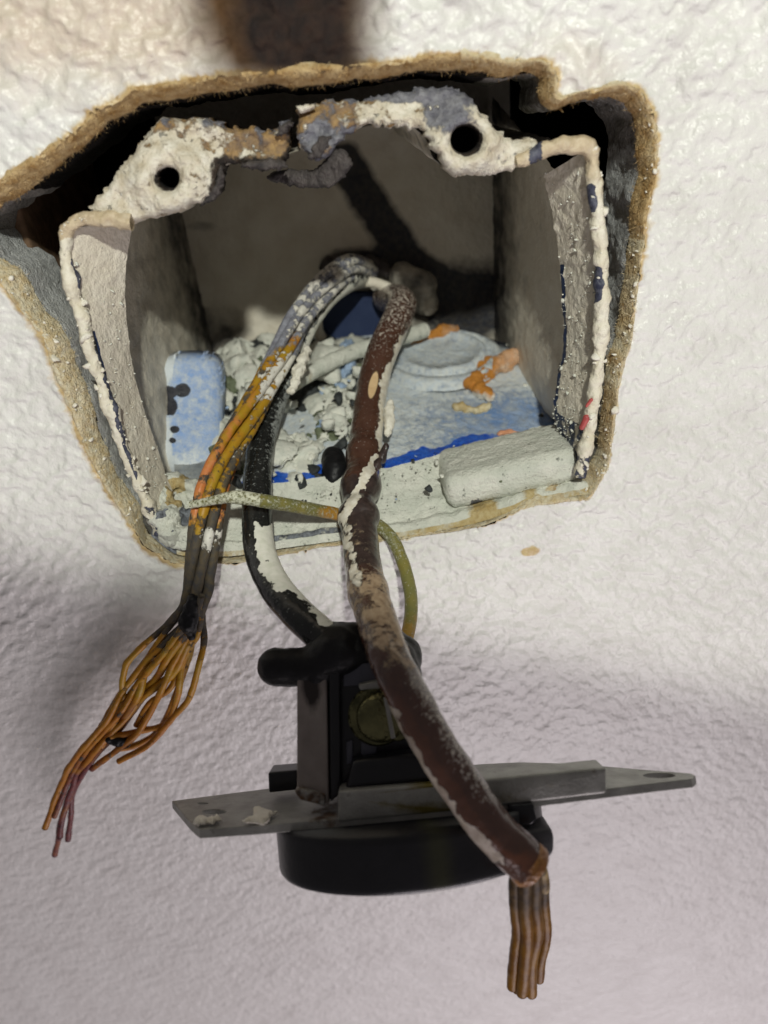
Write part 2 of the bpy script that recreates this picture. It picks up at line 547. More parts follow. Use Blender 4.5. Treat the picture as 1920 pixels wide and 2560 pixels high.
def loft(name, A, B, n, m_, mat, parent, noise=0, nscale=500, seed=0, attrf=None, curve=None, smoothA=True):
    A, B = resample(A, n, smoothA), resample(B, n, smoothA)
    t = np.linspace(0, 1, m_)[None, :, None]
    V = A[:, None] * (1 - t) + B[:, None] * t
    if curve is not None:
        V = V + curve(np.linspace(0, 1, n)[:, None], t[..., 0])
    du = np.gradient(V, axis=0); dv = np.gradient(V, axis=1)
    N_ = np.cross(du, dv); N_ /= np.linalg.norm(N_, axis=-1)[..., None] + 1e-12
    if noise:
        V = V + N_ * (fbm(V, nscale, 3, seed) * noise)[..., None]
    at = {}
    if attrf is not None:
        S, T_ = np.meshgrid(np.linspace(0, 1, n), np.linspace(0, 1, m_), indexing='ij')
        at = {k: np.broadcast_to(a, S.shape).reshape(-1) for k, a in attrf(S, T_, V).items()}
    return mesh(name, V.reshape(-1, 3), grid_faces(n, m_), mat, parent, at)


def bev_box(name, c, size, mat, parent, bevel=.0006, rot=None, sub=0, noise=0, seed=0, local=False, attrf=None, nscale=600):
    bm = bmesh.new()
    bmesh.ops.create_cube(bm, size=1)
    for v in bm.verts:
        v.co = Vector((v.co.x * size[0], v.co.y * size[1], v.co.z * size[2]))
    bmesh.ops.bevel(bm, geom=list(bm.edges), offset=bevel, segments=4, profile=.5, affect='EDGES')
    if sub:
        bmesh.ops.subdivide_edges(bm, edges=[e for e in bm.edges if e.calc_length() > .0015], cuts=sub, use_grid_fill=True)
    v = np.array([x.co[:] for x in bm.verts])
    nr = np.array([x.normal[:] for x in bm.verts])
    f = [[q.index for q in p.verts] for p in bm.faces]
    bm.free()
    if noise:
        v = v + nr * (fbm(v + np.array(c), nscale, 3, seed) * noise)[:, None]
    if rot is not None:
        v = v @ np.array(rot.to_matrix()).T
    v = v + np.array(c)
    return mesh(name, v, f, mat, parent, attrf(v) if attrf else None, True, local)


def prism(name, front, back, mat, parent, bevel=.0004, local=True, attrs=None):
    """closed solid between two matching polygons, edges rounded"""
    bm = bmesh.new()
    a = [bm.verts.new(p) for p in front]
    b = [bm.verts.new(p) for p in back]
    n = len(a)
    bm.faces.new(a); bm.faces.new(b[::-1])
    for i in range(n):
        bm.faces.new([a[i], b[i], b[(i + 1) % n], a[(i + 1) % n]])
    bmesh.ops.recalc_face_normals(bm, faces=bm.faces)
    bmesh.ops.bevel(bm, geom=list(bm.edges), offset=bevel, segments=3, profile=.5, affect='EDGES')
    bmesh.ops.subdivide_edges(bm, edges=[e for e in bm.edges if e.calc_length() > .003], cuts=6, use_grid_fill=True)
    bm.verts.index_update()
    v = np.array([x.co[:] for x in bm.verts])
    f = [[q.index for q in p.verts] for p in bm.faces]
    bm.free()
    o = mesh(name, v, f, mat, parent, attrs(v) if attrs else None, False, local)
    for p in o.data.polygons:
        p.use_smooth = True
    o.data.set_sharp_from_angle(angle=math.radians(40))
    return o


def blob(name, caps, mat, parent=None, voxel=.0005, noise=0, nscale=400, seed=0, attrf=None, local=False, squash=None):
    """capsules (p, q, r1, r2) fused into one lumpy skin"""
    bm = bmesh.new()
    for p, q, r1, r2 in caps:
        p, q = Vector(p), Vector(q)
        nst = max(1, int((q - p).length / (min(r1, r2) * .35)))
        for k in range(nst + 1):
            t = k / nst
            bmesh.ops.create_icosphere(bm, subdivisions=2, radius=r1 + (r2 - r1) * t, matrix=Matrix.Translation(p.lerp(q, t)))
    me = bpy.data.meshes.new('tmp'); bm.to_mesh(me); bm.free()
    o = bpy.data.objects.new('tmp', me); COL.objects.link(o)
    md = o.modifiers.new('r', 'REMESH'); md.mode = 'VOXEL'; md.voxel_size = voxel
    ms = o.modifiers.new('s', 'SMOOTH'); ms.iterations = 4 if not squash else squash
    dg = bpy.context.evaluated_depsgraph_get()
    me2 = bpy.data.meshes.new_from_object(o.evaluated_get(dg))
    v = np.array([x.co[:] for x in me2.vertices]); nr = np.array([x.normal[:] for x in me2.vertices])
    f = [list(p.vertices) for p in me2.polygons]
    bpy.data.objects.remove(o); bpy.data.meshes.remove(me); bpy.data.meshes.remove(me2)
    if noise:
        v = v + nr * (fbm(v, nscale, 4, seed) * noise)[:, None]
    return mesh(name, v, f, mat, parent, attrf(v) if attrf else None, True, local)


def P3(lst):
    a = np.array(lst, float)
    return W(a[:, 0], a[:, 1], a[:, 2])


# ================================================================== THE WALL
HOLE = np.array([(0, 463), (46, 428), (98, 399), (150, 359), (197, 330), (243, 278), (289, 255), (336, 223), (405, 221), (492, 203), (579, 188), (694, 183),
                 (810, 177), (903, 167), (992, 160), (1084, 146), (1158, 142), (1220, 150), (1269, 163), (1330, 156), (1372, 164), (1386, 192), (1383, 240), (1398, 252),
                 (1453, 235), (1502, 223), (1552, 214), (1595, 233), (1622, 280), (1634, 346), (1632, 438), (1613, 530), (1605, 592), (1595, 653), (1589, 715), (1577, 807),
                 (1568, 860), (1554, 902), (1538, 989), (1530, 1062), (1520, 1134), (1511, 1173), (1488, 1211), (1467, 1243), (1405, 1247), (1308, 1264), (1212, 1307), (1139, 1322),
                 (995, 1343), (900, 1354), (800, 1362), (699, 1384), (600, 1400), (520, 1406), (434, 1402), (362, 1358), (345, 1330), (309, 1271), (270, 1214), (241, 1156),
                 (212, 1098), (192, 1030), (159, 958), (140, 900), (116, 837), (48, 755), (14, 702), (-40, 668), (-90, 600), (-90, 530), (-45, 482)], float)
NA, NRG = 1500, 400
hp = W(HOLE[:, 0], HOLE[:, 1], 0)[:, [0, 2]]
hp = resample(hp, NA, False, True)
q3 = np.c_[hp, np.zeros(NA)]
rag = np.c_[fbm(q3, 300, 3, 1), fbm(q3, 300, 3, 2)] * .00045 + np.c_[vnoise(q3, 1500, 3), vnoise(q3, 1500, 4)] * .00025
rag = np.linalg.norm(rag, axis=1) * np.sign(rag[:, 0])
_t = np.roll(hp, -2, 0) - np.roll(hp, 2, 0)
for _ in range(10):
    _t = _t + np.roll(_t, 1, 0) + np.roll(_t, -1, 0)
_t /= np.linalg.norm(_t, axis=1)[:, None]
rag = np.c_[_t[:, 1], -_t[:, 0]] * rag[:, None]
hp0 = hp
hp = hp + rag
cen = W(np.array([810.]), np.array([760.]), 0)[0, [0, 2]]
dv = hp0 - cen
ang = np.unwrap(np.arctan2(dv[:, 1], dv[:, 0]))
sgn = np.sign(ang[-1] - ang[0])
_ramp = sgn * 2 * math.pi * np.arange(NA) / NA
_dev = ang - _ramp
for _ in range(60):
    _dev = (_dev + np.roll(_dev, 1) + np.roll(_dev, -1)) / 3
ang = sgn * np.maximum.accumulate(sgn * (_ramp + _dev))
X0, X1, Z0, Z1 = -.30, .30, -.36, .20
cx, cz = np.cos(ang), np.sin(ang)
tx = np.where(cx > 0, (X1 - cen[0]) / np.maximum(cx, 1e-9), (X0 - cen[0]) / np.minimum(cx, -1e-9))
tz = np.where(cz > 0, (Z1 - cen[1]) / np.maximum(cz, 1e-9), (Z0 - cen[1]) / np.minimum(cz, -1e-9))
tgt = cen + np.c_[cx, cz] * np.minimum(tx, tz)[:, None]
s = np.linspace(0, 1, NRG) ** 1.32
WXZ = hp0[:, None] * (1 - s[None, :, None]) + tgt[:, None] * s[None, :, None]
dist = np.linalg.norm(WXZ - hp0[:, None], axis=-1)
WXZ = WXZ + rag[:, None] * np.exp(-dist / .0025)[..., None]
wp = np.stack([WXZ[..., 0], np.zeros_like(dist), WXZ[..., 1]], -1)


def px_of(p):
    v = p - CAM
    D = v @ aF
    return 960 + FPX * (v @ aR) / D, 1280 - FPX * (v @ aUP) / D


PXw, PYw = px_of(wp)
# orange-peel plaster: flat blobs over a finer grain; coarser above the hole
warp = wp + np.stack([vnoise(wp, 150, 31), 0 * dist, vnoise(wp, 150, 32)], -1) * .0007
n1 = fbm(warp * np.array([1, 1, 1.25]), 500, 2, 5, .3)
n2 = fbm(warp, 220, 2, 15, .35)
peb = .55 + .55 * np.tanh(1.9 * n1) + .25 * np.clip(vnoise(warp, 900, 6), -.1, 1)
pebu = .55 + .55 * np.tanh(2.4 * n2) + .35 * np.tanh(2 * n1)
upper = sstep(560, 150, PYw)
bump = .00062 * peb * (1 - upper) * (1 - .55 * sstep(1400, 1900, PYw)) + .00125 * pebu * upper + .00010 * vnoise(wp, 1100, 8) + .0002 * vnoise(wp, 55, 7)
lip = np.exp(-dist / .0018)
yy = -bump * (.35 + .65 * (1 - lip)) - .0004 * lip * (1 + vnoise(wp, 700, 9)) - .0009 * np.exp(-dist / .0045) * np.clip(vnoise(wp, 180, 12), 0, 1)
wp[..., 1] = yy


def blobm(px, py, cx_, cy_, rx, ry, soft=1.0):
    return np.clip(1.6 - np.hypot((px - cx_) / rx, (py - cy_) / ry) * soft, 0, 1)


scw = sstep(-70, 75, np.minimum(PXw - (462 + 75 * np.clip(PYw, -600, 200) / 190), (950 - 8 * PYw / 190) - PXw) + 34 * fbm(wp, 80, 3, 77)) * sstep(270, 150, PYw)
charm = scw * sstep(-30, 110, np.minimum(PXw - 545 - .25 * PYw, 915 - PXw)) * sstep(215, 140, PYw)
tan_top = .85 * sstep(420, 0, PYw) * sstep(1300, 300, PXw) + .35 * blobm(PXw, PYw, 1410, 190, 150, 120) + .25 * blobm(PXw, PYw, 300, 40, 260, 120)
tan = tan_top
angpx = np.arctan2(PYw - 800, PXw - 820)
lowleft = ((PXw < 480) & (PYw > 640)).astype(float)
stain = .75 * np.exp(-dist / .0007) + lowleft * .50 * np.exp(-(dist / .0028) ** 2) + blobm(PXw, PYw, 1330, 1374, 17, 11) * .9 + blobm(PXw, PYw, 1312, 1378, 12, 8) * .8
stain += .35 * np.exp(-dist / .0025) * (PYw < 700)
wall = mesh('plaster_wall', wp.reshape(-1, 3), grid_faces(NA, NRG, True, False), M['wall'], None,
            {'scorch': (scw * 1.0 - .25).reshape(-1), 'char': (charm * 1.15 - .24).reshape(-1), 'tan': tan.reshape(-1), 'stain': stain.reshape(-1)})
tag(wall, 'white orange peel textured plaster wall with a ragged hole and brown scorch mark', 'wall', kind='thing')

# torn paper edge, rolled into the hole
PXh, PYh = px_of(np.stack([hp[:, 0], 0 * ang, hp[:, 1]], -1))
bottom = sstep(1225, 1300, PYh) * (PXh > 330)
wid = (np.where((PXh < 480) & (PYh > 620), .0019, np.where(PXh > 1400, .00135, .0020)) * (1 - bottom) + .0002 * bottom) * (1 + .45 * vnoise(q3, 75, 21) + .2 * vnoise(q3, 200, 22))
for _ in range(40):
    wid = (wid + np.roll(wid, 1) + np.roll(wid, -1)) / 3
inward = -np.c_[cx, cz]
tnr = np.roll(hp0, -1, 0) - np.roll(hp0, 1, 0)
for _ in range(40):
    tnr = tnr + np.roll(tnr, 1, 0) + np.roll(tnr, -1, 0)
tnr /= np.linalg.norm(tnr, axis=1)[:, None]
nin = np.c_[-tnr[:, 1], tnr[:, 0]]
nin *= np.sign((nin * inward).sum(1))[:, None]
prof = [(-.62, -.0002), (-.35, -.0006), (-.15, -.0010), (.05, -.0008), (.25, -.0003), (.45, .0005), (.65, .0014), (.82, .0023), (.95, .0032), (1.0, .0042)]
_rk = np.cumsum(np.stack([np.zeros(NA)] + [fbm(q3 + 3.1 * k, 330, 3, 400 + k) for k in range(1, 10)], 1), 1) * .00016
V = np.stack([np.stack([hp0[:, 0] + nin[:, 0] * (wid * a + _rk[:, k]), np.full(NA, y), hp0[:, 1] + nin[:, 1] * (wid * a + _rk[:, k])], -1) for k, (a, y) in enumerate(prof)], 1)
nz = np.stack([fbm(V, 550, 4, 41, .65), fbm(V, 550, 4, 42, .65), fbm(V, 550, 4, 43, .65)], -1)
wt = np.array([.2, .4, .7, 1, 1, 1, 1, 1, 1, .6])[None, :, None]
nz = .5 * np.stack([fbm(V, 240, 3, 241), fbm(V, 240, 3, 242), fbm(V, 240, 3, 243)], -1) + .12 * nz + .16 * np.stack([fbm(V, 1300, 3, 141, .7), fbm(V, 1300, 3, 142, .7), fbm(V, 1300, 3, 143, .7)], -1)
V = V + nz * .00075 * wt * (1 - .6 * bottom)[:, None, None]
tt = np.broadcast_to(np.linspace(0, 1, len(prof)), (NA, len(prof)))
pale = .5 * np.exp(-tt / .22) + .62 * ((PXh < 480) & (PYh > 620))[:, None] + .35 * ((PXh > 1150) & (PYh < 400))[:, None] * (tt < .6) + .42 * ((PYh > 600))[:, None] + .35 * np.clip(.5 + 1.5 * vnoise(q3, 260, 66), 0, 1)[:, None] * (PYh > 560)[:, None] + .6 * bottom[:, None]
chr_ = sstep(.72, 1.0, tt) * .9 * ((PYh < 420) & (PXh < 1250))[:, None]
vv, ff = V.reshape(-1, 3), grid_faces(NA, len(prof), True, False).tolist()
ap, ac = pale.reshape(-1), chr_.reshape(-1)
# loose fibres of the torn paper
hv, hf, hpale = [], [], []
for k in range(11000):
    i = RNG.integers(NA)
    if bottom[i] > .5 and RNG.random() > .15:
        continue
    j = RNG.integers(1, len(prof))
    p = V[i, j]
    ln = RNG.uniform(.0003, .0008) * (1.5 if RNG.random() < .1 else 1)
    d = np.array([nin[i, 0], RNG.normal(-.3, .6), nin[i, 1]]) * RNG.uniform(.1, 1) + RNG.normal(0, .55, 3)
    d /= np.linalg.norm(d)
    sdv = np.cross(d, RNG.normal(0, 1, 3)); sdv /= np.linalg.norm(sdv)
    w_ = RNG.uniform(.00002, .00006) * (2.4 if RNG.random() < .06 else 1)
    bend = RNG.normal(0, .3, 3) * ln
    b = len(vv) + len(hv)
    hv += [p - sdv * w_, p + sdv * w_, p + d * ln * .55 + bend * .5 + sdv * w_ * .8, p + d * ln * .55 + bend * .5 - sdv * w_ * .8, p + d * ln + bend]
    hf += [[b, b + 1, b + 2, b + 3], [b + 3, b + 2, b + 4]]
    hpale += [pale[i, j] * .8 + .45 * RNG.random() * RNG.random() + .15 * (PYh[i] > 600)] * 5
mesh('torn_paper_edge', np.vstack([vv, hv]), ff + hf, M['paper'], wall, {'pale': np.r_[ap, hpale], 'char': np.r_[ac, np.zeros(len(hpale))]})

# gypsum core seen in the gap
prof2 = [(np.interp(y, [.0038, .0055, .008, .0105, .021], [1., 1.12, 1.12, 1.08, 1.1]), y) for y in np.linspace(.0038, .021, 40)]
V = np.stack([np.stack([hp0[:, 0] + nin[:, 0] * (np.maximum(wid, .0004) * a), np.full(NA, y), hp0[:, 1] + nin[:, 1] * (np.maximum(wid, .0004) * a)], -1) for a, y in prof2], 1)
V = V + np.stack([fbm(V * np.array([1, .6, 1]), 260, 4, 51), 0 * V[..., 0], fbm(V * np.array([1, .6, 1]), 260, 4, 52)], -1) * .0007
pl = np.where((PXh > 1450), .85 * sstep(300, 420, PYh) * sstep(1250, 700, PYh), 0) + np.where((PXh < 330) & (PYh > 600), .75, 0) + np.where((PXh > 1250) & (PYh < 260), .35, 0)
chg = np.where((PYh < 450) & (PXh < 1230), .9, 0)
ff = grid_faces(NA, len(prof2), True, False)
mesh('gypsum_core', V.reshape(-1, 3), ff, M['core'], wall, {'pale': np.repeat(pl[:, None], len(prof2), 1).reshape(-1), 'char': np.repeat(chg[:, None], len(prof2), 1).reshape(-1)})

# cavity behind, its shade painted near-black, and the timber stud at its left
cv = [(-.13, .0208, -.10), (.12, .0208, -.10), (.12, .0208, .11), (-.13, .0208, .11), (-.13, .13, -.10), (.12, .13, -.10), (.12, .13, .11), (-.13, .13, .11)]
mesh('wall_cavity', np.array(cv), [[4, 5, 6, 7], [0, 1, 5, 4], [2, 3, 7, 6], [1, 2, 6, 5], [3, 0, 4, 7]], M['void'], wall, smooth=False)
bev_box('timber_stud', (-.0715, .045, .0), (.014, .055, .16), M['wood'], wall, .001, sub=3, noise=.0004, seed=4)

# ================================================================== THE JUNCTION BOX
box = empty('junction_box', (0, .04, -.04), 'cream painted electrical junction box set in the wall hole with scorched screw lugs', 'junction box')
cL_f = P3([(178, 572, .001), (180, 640, .001), (205, 740, .001), (235, 840, .001), (262, 940, .001), (290, 1040, .001), (325, 1140, .001), (362, 1230, .001), (400, 1315, .001)])
cL_b = P3([(336, 545, .011), (318, 640, .011), (313, 740, .011), (322, 850, .011), (337, 940, .011), (362, 1030, .011), (392, 1115, .011), (416, 1190, .011), (440, 1250, .011)])
cR_f = P3([(1470, 372, .001), (1480, 500, .001), (1493, 640, .001), (1500, 760, .001), (1498, 880, .001), (1484, 1000, .001), (1466, 1090, .001), (1448, 1170, .001)])
cR_b = P3([(1358, 440, .0155), (1382, 540, .0155), (1396, 640, .0155), (1406, 760, .0155), (1408, 860, .0155), (1392, 950, .0155), (1385, 1030, .0155), (1408, 1110, .0155)])
loft('side_panel', cL_f, cL_b, 160, 46, M['box'], box, .00022, 520, 3, lambda S, T_, V: {
    'bare': .75 * np.exp(-((T_ - (.02 + .0 * S)) / .05) ** 2) * (S > .3) * (S < .86), 'soot_shade': 0 * T_})
loft('side_panel', cR_f, cR_b, 160, 40, M['box'], box, .0004, 520, 8, lambda S, T_, V: {
    'bare': .62 * np.exp(-((T_ - .95) / .10) ** 2) * (S > .3) * (S < .95) + .5 * (S > .85), 'soot_shade': .1 + 0 * S})
dL = np.stack([np.interp(np.linspace(0, 1, 8), [0, 1], [-.0475, -.0455]), np.full(8, .085), np.linspace(.036, -.034, 8)], 1)
dR = np.stack([np.interp(np.linspace(0, 1, 8), [0, 1], [.0440, .0435]), np.full(8, .085), np.linspace(.040, -.034, 8)], 1)
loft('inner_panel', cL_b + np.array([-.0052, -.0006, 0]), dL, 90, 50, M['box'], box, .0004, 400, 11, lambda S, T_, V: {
    'soot_shade': .30 + .4 * sstep(.5, 1, T_), 'bare': .55 * np.exp(-((T_ - .10) / .03) ** 2) * (S > .12) * (S < .45)})  # dark layer paints the shade on the left inner wall, deeper towards the back
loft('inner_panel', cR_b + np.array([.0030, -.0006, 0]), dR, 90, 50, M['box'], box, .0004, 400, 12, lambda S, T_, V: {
    'soot_shade': .17 + .55 * sstep(.45, .95, T_), 'bare': .75 * np.exp(-((T_ - .06) / .07) ** 2) * (S > .45)})  # same painted shade on the right inner wall
# back panel
gx, gz = np.linspace(-.049, .049, 160), np.linspace(-.04, .046, 140)
GX, GZ = np.meshgrid(gx, gz, indexing='ij')
bp = np.stack([GX, np.full_like(GX, .0852), GZ], -1)
BX, BY = px_of(bp)
bp[..., 1] -= fbm(bp, 220, 3, 14) * .0004
strk = np.array([(860, 400), (900, 470), (960, 560), (1020, 650), (1090, 720), (1170, 770)], float)
dstk = np.full(BX.shape, 1e9)
for k in range(len(strk) - 1):
    a, b = strk[k], strk[k + 1]
    d = b - a
    t = np.clip(((BX - a[0]) * d[0] + (BY - a[1]) * d[1]) / (d @ d), 0, 1)
    dstk = np.minimum(dstk, np.hypot(BX - a[0] - d[0] * t, BY - a[1] - d[1] * t))
soot_shade = 1.05 * sstep(70, 15, dstk) + .9 * blobm(BX, BY, 1170, 760, 130, 90) + .9 * blobm(BX, BY, 900, 660, 75, 35) + .5 * blobm(BX, BY, 520, 840, 110, 60) + .30 * blobm(BX, BY, 500, 565, 40, 12) + .08  # burn marks plus painted shade that darkens the back panel
mesh('back_panel', bp.reshape(-1, 3), grid_faces(160, 140), M['box'], box, {'soot_shade': soot_shade.reshape(-1), 'bare': 0})
# roof of the box
tl = np.array([(160, 566), (240, 540), (324, 545), (420, 500), (520, 440), (600, 398), (680, 400), (760, 370), (860, 330), (1000, 310), (1060, 340), (1085, 400), (1150, 425), (1300, 405), (1460, 365)], float)
tA = W(tl[:, 0], tl[:, 1], np.full(len(tl), .004))
tB = tA.copy(); tB[:, 1] = .0855; tB[:, 0] *= .93; tB[:, 2] = tB[:, 2] * .6 + .4 * .040
loft('top_panel', tA, tB, 120, 40, M['box'], box, .0004, 400, 16, lambda S, T_, V: {'soot_shade': .4 + 0 * S})


# floor
def floor_pt(px, py, lift=0.):
    q = ray(px, py)
    k = .312
    y0, z0 = .031, -.0375 + lift
    t = (z0 - CAM[2] + k * (CAM[1] - y0)) / (q[..., 2] - k * q[..., 1])
    return CAM + q * t[..., None]


sA = P3([(378, 1340, -.0003), (440, 1385, -.0003), (520, 1392, -.0003), (600, 1388, -.0003), (700, 1372, -.0003), (850, 1352, -.0003), (995, 1344, -.0003), (1187, 1308, -.0003), (1330, 1262, -.0003), (1484, 1232, -.0003)])
sBpx = np.array([(440, 1235), (520, 1215), (705, 1207), (800, 1192), (900, 1178), (990, 1165), (1110, 1132), (1180, 1107), (1260, 1090), (1335, 1071), (1400, 1058)], float)
sB = Wz(sBpx[:, 0], sBpx[:, 1], np.full(len(sBpx), -.0365))
sill = loft('floor_sill', sA, sB, 240, 60, M['sill'], box, .0007, 420, 18, lambda S, T_, V: {
    'tan': .9 * np.exp(-((V[..., 0] - .0255) / .004) ** 2) * (T_ < .28) + .7 * np.exp(-((V[..., 0] - .036) / .0025) ** 2) * (T_ < .2) + .55 * (T_ < .05) * ((S < .28) | (S > .5)),
    'bare': .6 * (T_ > .06) * (T_ < .16) * (S > .25) * (S < .45) + .75 * (S < .07) * (T_ < .3)}, curve=lambda S, T_: np.stack([0 * S * T_, 0 * S * T_, .0012 * np.sin(np.pi * np.clip(T_ * 5, 0, 1)) + 0 * S], -1))
fA = sB + np.array([0, -.0005, -.0010])
fBpx = np.array([(420, 960), (500, 900), (600, 865), (800, 840), (1000, 830), (1150, 838), (1262, 856), (1300, 870)], float)
fB = floor_pt(fBpx[:, 0], fBpx[:, 1])
loft('floor', fA, fB, 200, 90, M['floor'], box, .0005, 300, 19, lambda S, T_, V: {
    'spray': .72 + .2 * sstep(.2, .7, T_) + .3 * sstep(.55, .2, S) - .42 * sstep(.5, .9, S) * sstep(.62, .15, T_), 'bare': .90 * sstep(.11, .05, T_ + .035 * fbm(V, 170, 3, 3)) * sstep(.12, .2, S) * sstep(.97, .7, S), 'soot_shade': .8 * sstep(.75, 1, T_) * (S > .8) + .5 * (S < .1)})
# screw boss on the floor, front right
c0, c1 = W(1116, 1248, .003), W(1455, 1170, .003)
slope = math.atan2(c1[2] - c0[2], c1[0] - c0[0])
wd_ = np.linalg.norm((c1 - c0)[[0, 2]])
mid = (c0 + c1) / 2
boss = bev_box('floor_boss', (mid[0], .0125, mid[2] + .0004), (wd_, .019, .0085), M['sill'], box, .0027, Matrix.Rotation(-slope, 3, 'Y').to_euler(), 26, .0004, 23, False,
               lambda v: {'bare': .95 * np.exp(-(((v[:, 0] - W(1190, 1265, .003)[0]) / .0022) ** 2 + ((v[:, 2] - W(1190, 1268, .003)[2]) / .0022) ** 2)), 'tan': np.zeros(len(v))})  # dark spot paints the shade of a hole in the boss front
blob('plaster_crust', [(W(395, 1300, .001), W(440, 1345, .000), .0022, .0030), (W(410, 1240, .008), W(430, 1290, .003), .0028, .0030), (W(440, 1345, .000), W(520, 1350, .001), .0026, .0018), (W(440, 1210, .014), W(490, 1225, .013), .0030, .0024), (W(450, 1290, .004), W(500, 1300, .004), .0022, .0016)], M['sill'], box, .0006, .0028, 330, 51, lambda v: {'tan': 1.1 * (vnoise(v, 200, 3) > .62), 'bare': 1.0 * (vnoise(v, 260, 4) > .45)})


def px_rough(V, amp=7):
    x, y = px_of(V)
    return x + amp * 1.6 * fbm(V, 420, 4, 201, .65), y + amp * 2.6 * fbm(V, 360, 4, 202, .65)


# rim: the folded front lip
rims = [
    ([(330, 556), (290, 552), (235, 545), (195, 548), (172, 566), (164, 600), (166, 640), (178, 700), (196, 770), (218, 850), (244, 930), (272, 1010), (302, 1100), (340, 1195), (380, 1285), (400, 1330)], 31),
    ([(1290, 405), (1355, 378), (1410, 364), (1452, 360), (1474, 372), (1482, 400), (1490, 500), (1500, 620), (1505, 740), (1502, 850), (1490, 950), (1478, 1040), (1464, 1120), (1450, 1190)], 33)]
RIMPATH = []
for pts, sd_ in rims:
    a = np.array(pts, float)
    P = resample(W(a[:, 0], a[:, 1], np.full(len(a), .0004)), 420)
    left = sd_ == 31
    RIMPATH.append(P)

    def rf(u, S, V):
        x, y = px_of(V)
        return 1 + .25 * fbm(V, 260, 3, 77)
    Vt, ft, u, S = tube_data(P, (.00130 if left else .00140) * (1 + .25 * fbm(P, 200, 2, sd_)), 28, .00065, 460, sd_, rf)
    x, y = px_rough(Vt, 8)
    if left:
        bare = .95 * sstep(12, 5, np.abs(x - (186 + (y - 650) * .30))) * sstep(640, 660, y) * sstep(815, 800, y) + .85 * sstep(11, 3, np.abs(x - np.interp(y, [870, 1000, 1140, 1190], [246, 284, 320, 335]))) * sstep(850, 870, y) * (S[:, 0] > .2) + .5 * (y > 1270)
        tn = .55 * (y < 600) + .2
    else:
        bare = .9 * sstep(18, 10, np.abs(x - 1476)) * sstep(455, 470, y) * sstep(530, 520, y) + .95 * sstep(22, 14, np.abs(x - 1490)) * sstep(660, 675, y) * sstep(765, 750, y) + .7 * (np.abs(x - 1340) < 18) + .55 * (y > 1140) + .5 * sstep(8, 2, np.abs(x - 1472 - (y - 850) * -.15)) * (y > 850)
        tn = .55 * sstep(540, 380, y) + .15
    mesh('rim', Vt, ft, M['rim'], box, {'bare': bare, 'tan': tn})

# screw lugs
LUG1 = [(222, 522), (232, 508), (272, 463), (301, 417), (347, 370), (370, 325), (395, 305), (434, 297), (521, 300), (579, 318), (637, 320), (683, 328), (705, 310), (724, 296), (728, 330), (722, 380), (700, 405), (660, 424), (620, 412), (580, 405), (557, 417), (548, 470), (520, 500), (490, 512), (463, 523), (417, 540), (370, 548), (324, 560), (270, 548)]
LUG2 = [(748, 270), (770, 275), (810, 256), (850, 250), (900, 250), (992, 228), (1084, 218), (1146, 226), (1183, 252), (1213, 295), (1244, 330), (1293, 346), (1340, 352), (1350, 380), (1300, 414), (1232, 434), (1189, 443), (1146, 440), (1109, 420), (1091, 390), (1072, 358), (1050, 328), (992, 316), (940, 312), (903, 322), (860, 345), (822, 388), (785, 402), (752, 375), (742, 330)]


def lugattr1(px, py, sd, Bp):
    hole = np.hypot(px - 424, py - 446)
    return {'tan': .30 * sstep(470, 620, px) + .25 * sstep(350, 300, py) - .2 * sstep(420, 330, px) * (py > 380), 'grey': -.25 + .45 * sstep(370, 300, py) + .25 * (px > 640), 'char': .8 * sstep(36, 26, hole) + .85 * sstep(500, 560, px) * sstep(360, 420, py) + .5 * sstep(700, 725, px)}


def lugattr2(px, py, sd, Bp):
    hole = np.hypot(px - 1160, py - 349)
    return {'tan': .30 * sstep(1000, 800, px) - .35 * sstep(1040, 1120, px), 'grey': .05 + .45 * blobm(px, py, 1120, 285, 55, 35) + .35 * blobm(px, py, 800, 360, 60, 60) + .5 * sstep(275, 235, py), 'char': .8 * sstep(46, 36, hole) + .45 * sstep(860, 760, px) * sstep(300, 380, py)}


def bas(yf):
    return lambda px, py: W(px, py, yf(px, py))


def lug_shape1(px, py):
    return .0022 * np.exp(-((np.hypot(px - 430, py - 440) - 62) / 40) ** 2) + .0008 * np.exp(-((py - 300 - (px - 434) * .1) / 30) ** 2)


def lug_shape2(px, py):
    return .0022 * np.exp(-((np.hypot(px - 1158, py - 349) - 58) / 36) ** 2) + .0006 * np.exp(-((py - 300 + (px - 900) * .06) / 16) ** 2) * (px < 1060)


for nm_, out, hole, af, sh, yf in (('screw_lug', LUG1, (424, 446, 27, 27), lugattr1, lug_shape1, lambda px, py: .0052 - .003 * sstep(300, 480, py)),
                                   ('screw_lug', LUG2, (1160, 349, 36, 34), lugattr2, lug_shape2, lambda px, py: .0050 - .003 * sstep(220, 400, py))):
    lg = relief(nm_, out, bas(yf), .006, M['lug'], box, 2.6, .0016, 18, [hole], .0008, 420, 5 if out is LUG1 else 6, attrf=af, rough_edge=7, extra=sh)
    hx, hy = hole[:2]
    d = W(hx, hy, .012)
    bev_box('hole_shadow' if False else 'screw_hole_shade', d, (.0075, .004, .0075), M['void'], lg, .001)  # black block stands in for the shadow inside the screw hole
# burnt flap hanging between the lugs
relief('burnt_flap', [(664, 446), (690, 428), (730, 425), (762, 428), (800, 415), (822, 385), (848, 372), (874, 388), (878, 415), (860, 445), (830, 466), (780, 473), (730, 466)], bas(lambda px, py: .010 - .00004 * (px - 664)), .0015, M['char'], box, 2.6, .0015, 14, (), .0007, 500, 9, rough_edge=4)
